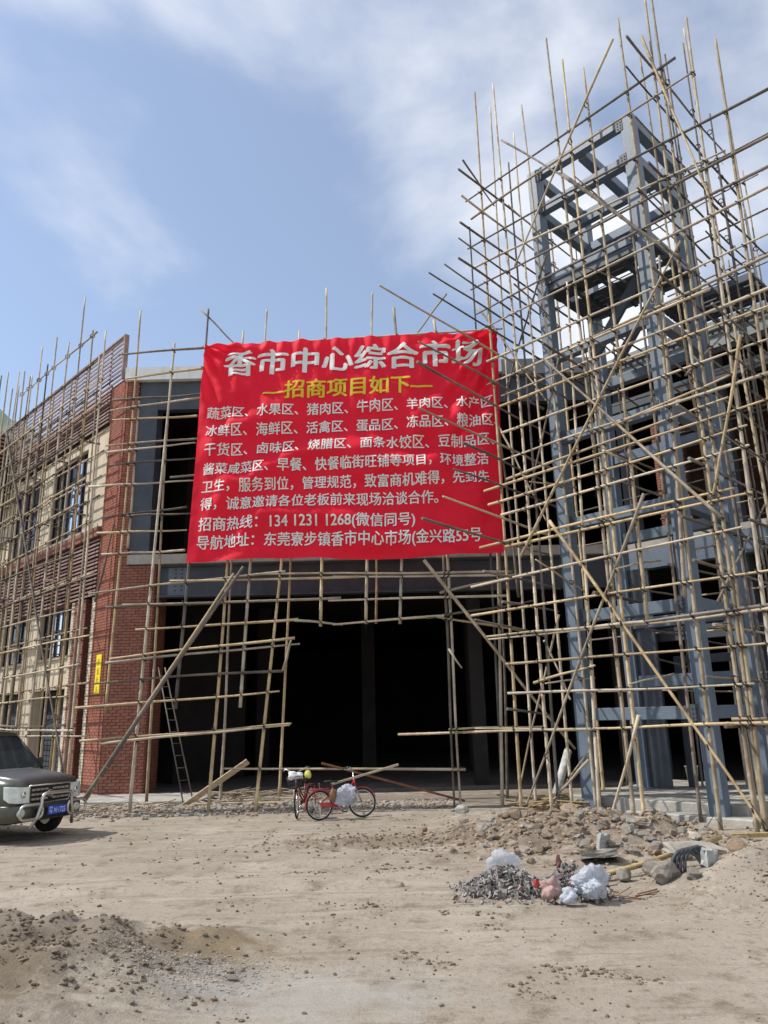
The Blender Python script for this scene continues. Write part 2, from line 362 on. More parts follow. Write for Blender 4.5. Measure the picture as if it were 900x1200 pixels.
# ---------------------------------------------------------------- market building
BLD = empty('market_building', P0, label='unfinished two storey market hall with brick corner pier and dark open entrance', cat='building')
BLD.location = (0, 0, 0)
def bpart(name, mt, fn, label=None, parent=None, kind=None):
    bm = bmesh.new(); fn(bm); return obj(name, bm, mt, parent or BLD, label=label, kind=kind)
def wingbox(bm, s, d, z, mi=0):   # s along the left wing, d outward from its face
    return pbox(bm, P0, LW, NW, EZ, s, d, z, mi)
def rwbox(bm, t, d, z, mi=0):     # t along the right wing from the inner corner towards the camera
    return pbox(bm, Q0, UA, NW, EZ, t, d, z, mi)
def poly_prism(bm, pts, z0, z1):
    lo = [bm.verts.new((x, y, z0)) for x, y in pts]; hi = [bm.verts.new((x, y, z1)) for x, y in pts]
    n = len(pts); bm.faces.new(lo[::-1]); bm.faces.new(hi)
    for i in range(n): bm.faces.new((lo[i], lo[(i + 1) % n], hi[(i + 1) % n], hi[i]))
rw_end = Q0 + UA * 9.5
back = [(-8.1 + 0, 23.3), (7.6, 23.3), (rw_end.x + .45, rw_end.y + .45), (rw_end.x + 18, rw_end.y + 20), (18, 52), (-10, 52), (-20.5, 36.2)]
# floors, roof and the back of the hall
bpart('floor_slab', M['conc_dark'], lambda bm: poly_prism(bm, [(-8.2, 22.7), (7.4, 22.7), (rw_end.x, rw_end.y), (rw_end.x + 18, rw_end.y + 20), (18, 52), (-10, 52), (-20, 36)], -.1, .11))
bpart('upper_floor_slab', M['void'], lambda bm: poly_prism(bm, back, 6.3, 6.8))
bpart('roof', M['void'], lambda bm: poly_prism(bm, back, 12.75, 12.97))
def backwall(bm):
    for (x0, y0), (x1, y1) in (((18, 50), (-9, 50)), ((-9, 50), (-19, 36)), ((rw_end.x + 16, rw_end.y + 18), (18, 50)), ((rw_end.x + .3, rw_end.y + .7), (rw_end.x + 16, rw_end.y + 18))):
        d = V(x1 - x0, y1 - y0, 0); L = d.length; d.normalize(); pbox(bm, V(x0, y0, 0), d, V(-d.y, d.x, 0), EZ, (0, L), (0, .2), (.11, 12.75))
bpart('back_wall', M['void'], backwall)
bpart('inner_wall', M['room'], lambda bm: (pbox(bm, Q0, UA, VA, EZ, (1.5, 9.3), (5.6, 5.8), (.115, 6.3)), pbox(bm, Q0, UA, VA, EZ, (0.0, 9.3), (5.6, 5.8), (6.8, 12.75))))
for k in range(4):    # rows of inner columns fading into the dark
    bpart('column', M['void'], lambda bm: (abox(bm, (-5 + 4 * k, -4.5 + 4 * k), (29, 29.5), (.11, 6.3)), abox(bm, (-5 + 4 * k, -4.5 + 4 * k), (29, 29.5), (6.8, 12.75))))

# brick walls: first BRICK_N largest (lowest) bricks are single parts, the others one joined part each
bm = bmesh.new(); pbox(bm, V(0, 0, 0), EX, EY, EZ, (-.115, .115), (-.035, .012), (-.039, .039)); bevel(bm, .004)
me_brick = bpy.data.meshes.new('brick'); bm.to_mesh(me_brick); bm.free(); me_brick.materials.append(M['brick'])
me_cbrick = me_brick.copy(); me_cbrick.materials.clear(); me_cbrick.materials.append(M['cream_brick'])
def brickface(parent, O, U, Nn, L, z0, z1, nsingle, mtname='brick'):
    bl, bh = .24, .088; rest = bmesh.new(); cnt = 0; row = 0; z = z0 + bh / 2
    ang = math.atan2(U.y, U.x)
    if (EZ.cross(U)).dot(Nn) > 0: ang += pi           # local -y faces out
    while z < z1 - bh * .4:
        x = 0 if row % 2 == 0 else -bl / 2
        while x < L - .03:
            a, b_ = max(x, 0), min(x + bl, L)
            if b_ - a > .05:
                c = O + U * ((a + b_) / 2) + EZ * z; sc = (b_ - a - .012) / .23
                if cnt < nsingle:
                    o = link('brick', me_brick if mtname == 'brick' else me_cbrick, parent); o.location = c + Nn * random.uniform(0, .005); o.rotation_euler = (0, 0, ang); o.scale.x = sc; cnt += 1
                else:
                    pr = random.uniform(0, .006)
                    pbox(rest, c, U, Nn, EZ, (-.115 * sc, .115 * sc), (-.012, .033 + pr), (-.038, .038))
            x += bl
        z += bh; row += 1
    if len(rest.verts):
        obj('brickwork', rest, M[mtname], parent, kind='stuff')
    else: rest.free()
TOPZ = 13.2
pier = bpart('brick_pier', M['mortar'], lambda bm: poly_prism(bm, [(P0.x + .02, P0.y + .03), (-7.12, P0.y + .03), (-7.12, P0.y + 1.4), (P0.x - .6, P0.y + 1.4), ((P0 + LW * 1.15 - NW * .02).x, (P0 + LW * 1.15 - NW * .02).y)], -.1, 6.8) or poly_prism(bm, [(P0.x + .02, P0.y + .03), (-7.99, P0.y + .03), (-7.99, P0.y + 1.4), (P0.x - .6, P0.y + 1.4), ((P0 + LW * 1.15 - NW * .02).x, (P0 + LW * 1.15 - NW * .02).y)], 6.8, TOPZ))
brickface(pier, P0 + V(.0, 0, 0), EX, -EY, 1.25, 0, 6.78, 170)
brickface(pier, P0 + V(0, 0, 0), EX, -EY, .38, 6.78, TOPZ, 0)
brickface(pier, P0, LW, NW, 1.17, 0, TOPZ, 130)
brickface(pier, P0 + V(1.24, 0, 0), EY, EX, 1.2, 0, 6.8, 0)
# the cream strip, the recessed strip and the second brick strip of the ground floor
st = bpart('brick_strip', M['mortar'], lambda bm: (wingbox(bm, (1.17, 1.43), (-.35, -.03), (-.1, 6.0)), wingbox(bm, (1.9, 3.0), (-.4, -.03), (-.1, 6.0)), wingbox(bm, (1.43, 1.9), (-.6, -.26), (-.1, 6.0))))
brickface(st, P0 + LW * 1.17, LW, NW, .26, 0, 6.0, 0, 'cream_brick')
brickface(st, P0 + LW * 1.43 - NW * .24, LW, NW, .47, 0, 6.0, 0)
brickface(st, P0 + LW * 1.9, LW, NW, .89, 0, 6.0, 0)
brickface(st, P0 + LW * 2.79, LW, NW, .21, 0, 6.0, 0, 'cream_brick')
bpart('sign_panel', [M['yellow_sign']], lambda bm: pbox(bm, P0, LW, NW, EZ, (.35, .70), (.045, .065), (2.95, 4.12)), label='upright yellow panel with faded dark characters')
def signmarks(bm):
    rnd = random.Random(3)
    for k in range(4):
        z = 3.98 - k * .27
        for q in range(4):
            if rnd.random() < .8:
                s0 = .40 + rnd.random() * .06; zz = z - q * .055
                pbox(bm, P0, LW, NW, EZ, (s0, s0 + .1 + rnd.random() * .1), (.066, .069), (zz - .016, zz))
        pbox(bm, P0, LW, NW, EZ, (.50 + rnd.random() * .05, .53 + .05), (.066, .0695), (z - .19, z))
bpart('sign_lettering', M['sign_dark'], signmarks, parent=bpy.data.objects['sign_panel'])

# left wing walls
WEND = 14.6
def wall(name, mt, s, d, z, label=None): return bpart(name, mt, lambda bm: wingbox(bm, s, d, z), label)
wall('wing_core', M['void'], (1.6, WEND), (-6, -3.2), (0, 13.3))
wall('wing_roof', M['conc'], (1.3, WEND), (-5.8, -.4), (12.9, 13.15))
wall('wing_floor', M['conc'], (1.5, WEND), (-3.2, -.42), (6.3, 6.6))
wall('wing_floor', M['conc'], (1.5, WEND), (-3.2, -.42), (-.1, .1))
wall('end_wall', M['conc'], (WEND, WEND + .3), (-6, -.3), (0, 13.3))
# cream wall, upper storey, split round the windows
wz = (8.45, 11.5); wins = [(3.0, 6.12), (7.3, 10.35), (11.6, 14.3)]
edges = [1.172] + [e for w_ in wins for e in w_] + [WEND]
for i in range(0, len(edges), 2): wall('wall', M['cream'], (edges[i], edges[i + 1]), (-.35, -.06), (8.28, 11.9))
for w_ in wins:
    wall('wall', M['cream'], w_, (-.35, -.062), (wz[1], 11.9)); wall('wall', M['cream'], w_, (-.35, -.062), (8.28, wz[0]))
    wall('sill', M['cream'], (w_[0] - .05, w_[1] + .05), (-.06, .02), (8.36, 8.44))
wall('ledge', M['ledge'], (1.18, WEND), (-.3, .16), (7.96, 8.278), label='red brown string course under the upper windows')
# lower storey: cream wall with window band and ground openings
lw = [(3.15, 5.95), (7.05, 9.95), (11.2, 14.0)]
edges = [3.002] + [e for w_ in lw for e in w_] + [WEND]
for i in range(0, len(edges), 2): wall('wall', M['cream'], (edges[i], edges[i + 1]), (-.35, -.02), (.0, 6.0))
for w_ in lw:
    wall('wall', M['cream'], w_, (-.35, -.023), (3.22, 4.28)); wall('wall', M['cream'], w_, (-.35, -.023), (.0, .35))
    wall('sill', M['cream'], (w_[0] - .05, w_[1] + .05), (-.02, .05), (4.2, 4.277))
def window(s, z, d, nmul, trans, bright):
    f = bpart('window', M['winframe'], lambda bm: (wingbox(bm, (s[0], s[0] + .07), (d - .08, d), z), wingbox(bm, (s[1] - .07, s[1]), (d - .08, d), z),
        wingbox(bm, (s[0] + .07, s[1] - .07), (d - .08, d), (z[0], z[0] + .07)), wingbox(bm, (s[0] + .07, s[1] - .07), (d - .08, d), (z[1] - .07, z[1]))))
    w_ = (s[1] - s[0] - .14) / nmul; x0 = s[0] + .07
    for i in range(nmul):
        a, b_ = x0 + i * w_, x0 + (i + 1) * w_
        if i:
            bm = bmesh.new(); wingbox(bm, (a - .03, a + .03), (d - .07, d + .01), (z[0] + .07, z[1] - .07)); obj('mullion', bm, M['winframe'], f)
        cuts = [z[0] + .07] + [z[0] + (z[1] - z[0]) * t for t in trans] + [z[1] - .07]
        for j in range(len(cuts) - 1):
            if j:
                bm = bmesh.new(); wingbox(bm, (a + .035, b_ - .035), (d - .07, d), (cuts[j] - .025, cuts[j] + .025)); obj('transom', bm, M['winframe'], f)
            bm = bmesh.new(); wingbox(bm, (a + .03, b_ - .03), (d - .05, d - .04), (cuts[j] + .025, cuts[j + 1] - .025))
            obj('pane', bm, M['glass'] if bright(i, j) else M['glass_dark'], f)
window(wins[0], wz, -.2, 5, (.3, .72), lambda i, j: i in (1, 2) and not (i == 2 and j == 2) or (i == 3 and j == 0))
window(wins[1], wz, -.2, 5, (.3, .72), lambda i, j: i == 2 and j == 0)
window(wins[2], wz, -.2, 5, (.3, .72), lambda i, j: i == 1)
window(lw[0], (4.28, 6.0), -.18, 5, (.55,), lambda i, j: i in (1, 2, 3))
window(lw[1], (4.28, 6.0), -.18, 5, (.55,), lambda i, j: False)
window(lw[2], (4.28, 6.0), -.18, 5, (.55,), lambda i, j: i == 2)
# ground floor openings: a rolled shutter of slats far inside
for w_ in lw[:2]:
    sh = bpart('roller_shutter', M['black'], lambda bm: wingbox(bm, (w_[0] + .1, w_[1] - .1), (-.5, -.46), (.35, 3.2)))
    bm = bmesh.new(); pbox(bm, V(0, 0, 0), LW, NW, EZ, (w_[0] + .12, w_[1] - .12), (-.46, -.44), (0, .14)); bm.transform(Matrix.Translation(P0))
    mm = bpy.data.meshes.new('shutter_slat'); bm.to_mesh(mm); bm.free(); mm.materials.append(M['dsteel'])
    for k in range(12): o = link('shutter_slat', mm, sh); o.location = (0, 0, .4 + k * .17)
# louvre banks
def louvers(name, s, zs, d, h, mt='slat', post=1.05, backing=None, lab=None):
    root = bpart(name, M['slat'], lambda bm: [wingbox(bm, (s[0] + k * post, s[0] + k * post + .05), (d - .03, d - .004), (zs[0] - .04, zs[-1] + h)) for k in range(int((s[1] - s[0]) / post) + 1)], label=lab)
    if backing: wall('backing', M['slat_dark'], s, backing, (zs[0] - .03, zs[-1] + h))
    bm = bmesh.new(); pbox(bm, P0, LW, (NW + EZ * -.35).normalized(), EZ, s, (d, d + .05), (0, h))
    mm = bpy.data.meshes.new('slat'); bm.to_mesh(mm); bm.free(); mm.materials.append(M[mt])
    for z in zs: o = link('slat', mm, root); o.location = (0, 0, z + random.uniform(-.006, .006))
    return root
louvers('louver_bank', (1.19, WEND), [6.06 + k * .127 for k in range(15)], .02, .062, backing=(-.3, -.10), lab='brown slatted louvre band between the storeys')
wall('lower_band_lintel', M['ledge'], (3.0, WEND), (-.3, -.01), (6.0, 6.03))
louvers('louver_bank', (1.19, WEND), [11.96 + k * .127 for k in range(11)], .05, .062, backing=(-.3, -.1), lab='brown slatted louvre band above the upper windows')
wall('louver_rail', M['slat'], (1.19, WEND), (.05, .17), (12.58, 12.66))
louvers('parapet_railing', (.35, WEND), [13.26 + k * .165 for k in range(10)], .06, .07, lab='open slatted parapet railing along the roof edge')
bpart('railing_post', M['slat'], lambda bm: wingbox(bm, (.28, .36), (-.02, .13), (13.2, 14.85)))
wall('parapet_cap', M['slat'], (.3, WEND), (0, .14), (14.78, 14.84))
# brown return at the far end
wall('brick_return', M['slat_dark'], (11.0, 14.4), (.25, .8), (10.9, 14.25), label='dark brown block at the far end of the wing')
def retslat(bm):
    for k in range(18): wingbox(bm, (10.9, 14.45), (.82, .86), (10.95 + k * .18, 11.03 + k * .18)); wingbox(bm, (10.87, 10.91), (.25, .8), (10.95 + k * .18, 11.03 + k * .18))
bpart('return_slats', M['slat'], retslat)

# portal front (plane y = 22.57)
PX0, PX1 = -7.975, 7.3
bpart('fascia', M['fascia'], lambda bm: abox(bm, (-8.45, -1.5), (22.42, 22.75), (13.0, 13.45)), label='pale sheet metal roof fascia')
bpart('fascia', M['fascia'], lambda bm: abox(bm, (-1.494, 4.0), (22.42, 22.75), (13.0, 13.45)))
bpart('fascia', M['rfascia'], lambda bm: abox(bm, (4.006, 7.25), (22.42, 22.75), (12.9, 13.44)))
bpart('lintel', M['dsteel'], lambda bm: abox(bm, (PX0, PX1), (22.62, 22.9), (12.0, 12.998)))
bpart('column', M['dsteel'], lambda bm: abox(bm, (-7.98, -7.36), (22.6, 23.2), (7.1, 12.4)), label='broad dark grey steel column beside the brick pier')
bpart('slab_edge', M['conc'], lambda bm: abox(bm, (PX0, PX1), (22.46, 23.3), (6.802, 7.1)), label='raw concrete floor edge above the entrance')
beam = bpart('beam', M['dsteel'], lambda bm: abox(bm, (-7.11, PX1), (22.75, 22.78), (5.84, 6.74)), label='deep blue grey steel beam above the entrance')
bpart('flange', M['dsteel'], lambda bm: (abox(bm, (-7.11, PX1), (22.6, 22.92), (6.74, 6.8)), abox(bm, (-7.11, PX1), (22.6, 22.92), (5.78, 5.84))), parent=beam)
def bolts(bm):
    for i in range(2):
        for j in range(6): 
            x, z = -6.55 + i * .2, 5.98 + j * .13; abox(bm, (x, x + .05), (22.72, 22.75), (z, z + .05))
bpart('bolt_plate', M['steel'], lambda bm: abox(bm, (-6.75, -6.15), (22.735, 22.749), (5.86, 6.72)), parent=beam)
bpart('bolts', M['dsteel'], bolts, parent=beam, kind='stuff')
for x in (2.5, 6.9):
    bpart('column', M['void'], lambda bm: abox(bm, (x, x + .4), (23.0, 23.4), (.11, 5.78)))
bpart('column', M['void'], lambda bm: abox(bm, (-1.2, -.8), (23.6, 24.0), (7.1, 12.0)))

# right wing: open storeys with columns, beams and brick infill
def rwall(name, mt, t, d, z, label=None): return bpart(name, mt, lambda bm: rwbox(bm, t, d, z), label)
rwall('roof_fascia', M['rfascia'], (0, 9.5), (.0, .25), (12.86, 13.12), label='grey green roof edge of the right wing')
rwall('gutter', M['fascia'], (.25, 9.5), (-.05, .12), (12.74, 12.82))
def ribs(bm):
    for k in range(46): rwbox(bm, (.3 + k * .2, .36 + k * .2), (.122, .15), (12.74, 12.82))
bpart('gutter_ribs', M['dsteel'], ribs)
rwall('roof_beam', M['rfascia'], (.05, 9.5), (-.3, .1), (12.35, 12.70))
rwall('roof_beam', M['dsteel'], (.05, 9.5), (-.35, -.05), (11.4, 11.75))
rwall('floor_beam', M['steel'], (.05, 9.5), (-.3, .05), (6.2, 6.85), label='grey floor beam of the right wing')
rwall('slab_edge', M['conc'], (.05, 9.5), (-.6, .0), (6.86, 7.05))
for t in (.1, 3.2, 6.4, 9.1):
    rwall('column', M['dsteel'], (t, t + .38), (-.75, -.37), (.11, 12.35))
inf = bpart('brick_infill', M['mortar'], lambda bm: pbox(bm, Q0, UA, VA, EZ, (.7, 1.7), (1.6, 1.85), (7.05, 11.2)), label='rough brown brick pier on the upper storey')
brickface(inf, Q0 + UA * .7 + VA * 1.6, UA, NW, 1.0, 7.05, 11.2, 0)
inf = bpart('brick_infill', M['mortar'], lambda bm: pbox(bm, Q0, UA, VA, EZ, (4.6, 6.2), (1.6, 1.85), (7.05, 9.2)))
brickface(inf, Q0 + UA * 4.6 + VA * 1.6, UA, NW, 1.6, 7.05, 9.2, 0)
rwall('lower_beam', M['dsteel'], (.1, 9.5), (-1.2, -.9), (4.1, 4.5))
# entrance plinth and steps of concrete
PL = obj('plinth', (lambda bm: (poly_prism(bm, [(-8.7, 20.75), (-4.9, 20.35), (-4.9, 22.69), (-8.2, 22.69), (-9.4, 23.3)], -.1, .13), bevel(bm, .02), bm)[-1])(bmesh.new()), M['conc'], label='low pale concrete plinth at the foot of the brick pier', cat='plinth')

# small bright roller and rubbish deep in the hall is left dark; bucket, sacks and pipe that can be seen
def lathe(bm, prof, seg=20, c=(0, 0, 0), mi=0):
    rings = [[bm.verts.new((c[0] + r * cos(2 * pi * k / seg), c[1] + r * sin(2 * pi * k / seg), c[2] + z)) for k in range(seg)] for r, z in prof]
    for a, b_ in zip(rings, rings[1:]):
        for k in range(seg):
            f = bm.faces.new((a[k], a[(k + 1) % seg], b_[(k + 1) % seg], b_[k])); f.smooth = True; f.material_index = mi
bk = empty('paint_bucket', (7.9, 20.6, .31), .4, 'dirty white bucket standing inside the tower doorway', 'bucket')
bm = bmesh.new(); lathe(bm, [(.001, .01), (.13, .0), (.165, .34), (.175, .34), (.175, .36), (.155, .36), (.12, .02), (.001, .02)]); obj('pail', bm, M['bucket'], bk)
tubeobj('handle', arc(V(0, 0, .33), .175, pi, 2 * pi, 10, EX, (EZ + EY * .5).normalized()), .006, M['dsteel'], bk, 5)

# ---------------------------------------------------------------- steel tower
TW = empty('steel_tower', (0, 0, 0), label='tall blue grey steel lift tower frame wrapped in bamboo', cat='tower')
TW_D = 2.8; TL = 3.1; TH = 16.5
def tbox(bm, a, b, c): pbox(bm, TA, UA, VA, EZ, a, b, c)
def tpart(name, a, b, c, label=None, mt='steel', bv=.008):
    bm = bmesh.new(); tbox(bm, a, b, c); 
    if bv: bevel(bm, bv)
    return obj(name, bm, M[mt], TW, label=label)
cw = .31
for a in (0, TL - cw):
    for b_ in (0, TW_D - cw):
        zb = .02 if b_ == 0 else .3
        c_ = tpart('column', (a, a + cw), (b_, b_ + cw), (zb, TH))
        bm = bmesh.new(); tbox(bm, (a - .1, a + cw + .1), (b_ - .1, b_ + cw + .1), (zb - .02, zb + .02)); obj('base_plate', bm, M['steel'], c_)
levels = [2.17, 4.35, 6.57, 8.76, 10.98, 13.2, 15.38, 16.4]
for i, z in enumerate(levels):
    h = .26
    top = z + .12 if i == 7 else z
    if i > -1: tpart('beam', (cw + .002, TL - cw - .002), (.03, .26), (top - h, top))
    if i not in (0,): tpart('beam', (cw + .002, TL - cw - .002), (TW_D - .26, TW_D - .03), (top - h - .002, top - .002))
    for a in (.03, TL - .26):
        if a > 1 or i > 4: tpart('side_beam', (a, a + .23), (cw + .002, TW_D - cw - .002), (top - h, top))
tpart('beam', (cw, TL - cw), (TW_D - .26, TW_D - .03), (2.65, 2.93))
tpart('inner_beam', (TL * .5 - .12, TL * .5 + .12), (.262, TW_D - .262), (TH - .3, TH - .02), mt='steel')
tpart('inner_beam', (.262, TL - .262), (TW_D * .5 - .1, TW_D * .5 + .1), (15.14, 15.36))
for z in levels:
    for a in (cw - .06, TL - cw - .12):
        bm = bmesh.new(); tbox(bm, (a, a + .18), (-.014, -.002), (z - .30, z + .03)); gp = obj('gusset_plate', bm, M['dsteel'], TW)
        bm = bmesh.new(); [tbox(bm, (a + .04 + .08 * i, a + .065 + .08 * i), (-.03, -.015), (z - .24 + .085 * j_, z - .215 + .085 * j_)) for i in range(2) for j_ in range(3)]; obj('bolts', bm, M['dsteel'], gp, kind='stuff')
# platform of boards under level 6 with a gap or two
for k in range(9):
    if k in (3,): continue
    b0 = .28 + k * .25; tpart('deck_board', (.05, TL - .05 - (.9 if k == 5 else 0)), (b0, b0 + .235), (12.93 - .03, 12.93), mt='dsteel', bv=0)
for a in (.7, 1.45, 2.2): tpart('deck_joist', (a, a + .1), (.27, TW_D - .27), (12.74, 12.895), mt='dsteel', bv=0)
tpart('front_apron', (cw + .01, TL - cw - .01), (.06, .2), (12.72, 12.935), mt='dsteel')
for k in range(7): tpart('landing_tread', (TL - 1.1, TL + 1.3), (TW_D + .1 + k * .22, TW_D + .25 + k * .22), (12.5, 12.56), mt='dsteel', bv=0)
for a in (TL - 1.0, TL - .28, TL + 1.1): tpart('landing_joist', (a, a + .1), (TW_D - (.32 if a < TL else -.08), TW_D + 1.7), (12.38, 12.495), mt='dsteel', bv=0)
tpart('landing_edge', (TL - .3, TL + 1.2), (TW_D + .02, TW_D + .08), (12.38, 12.56), mt='dsteel', bv=0)
# inclined stringers under the platform
for b_ in (.9, 1.9):
    bm = bmesh.new(); d = V(1, 0, 1).normalized()
    pbox(bm, TA + UA * .9 + VA * b_ + EZ * 10.9, (UA * 1.5 + EZ * 1.75).normalized(), VA, (EZ * 1.5 - UA * 1.75).normalized(), (0, 2.2), (0, .12), (-.12, .12)); obj('stair_stringer', bm, M['dsteel'], TW)
# lift doorway frame at the bottom rear
for a in (.9, 2.3): tpart('door_post', (a, a + .16), (TW_D + .55, TW_D + .7), (.3, 3.2), mt='dsteel')
tpart('door_head', (.9, 2.46), (TW_D + .55, TW_D + .7), (3.2, 3.4), mt='dsteel')
tpart('shaft_panel', (cw + .02, .86), (TW_D - .2, TW_D - .15), (.32, 5.6), label='dark blue steel sheet inside the shaft', mt='dsteel')
bm = bmesh.new(); tbox(bm, (-.5, TL + .3), (.35, TW_D + 2.3), (-.1, .29)); bevel(bm, .02)
obj('tower_foundation', bm, M['conc'], label='pale concrete foundation block under the steel tower', cat='foundation')
bm = bmesh.new(); tbox(bm, (TL * .35, TL + .55), (-.12, .345), (-.1, .10)); bevel(bm, .02)
obj('foundation_step', bm, M['conc'], label='low concrete step in front of the tower foundation', cat='step')

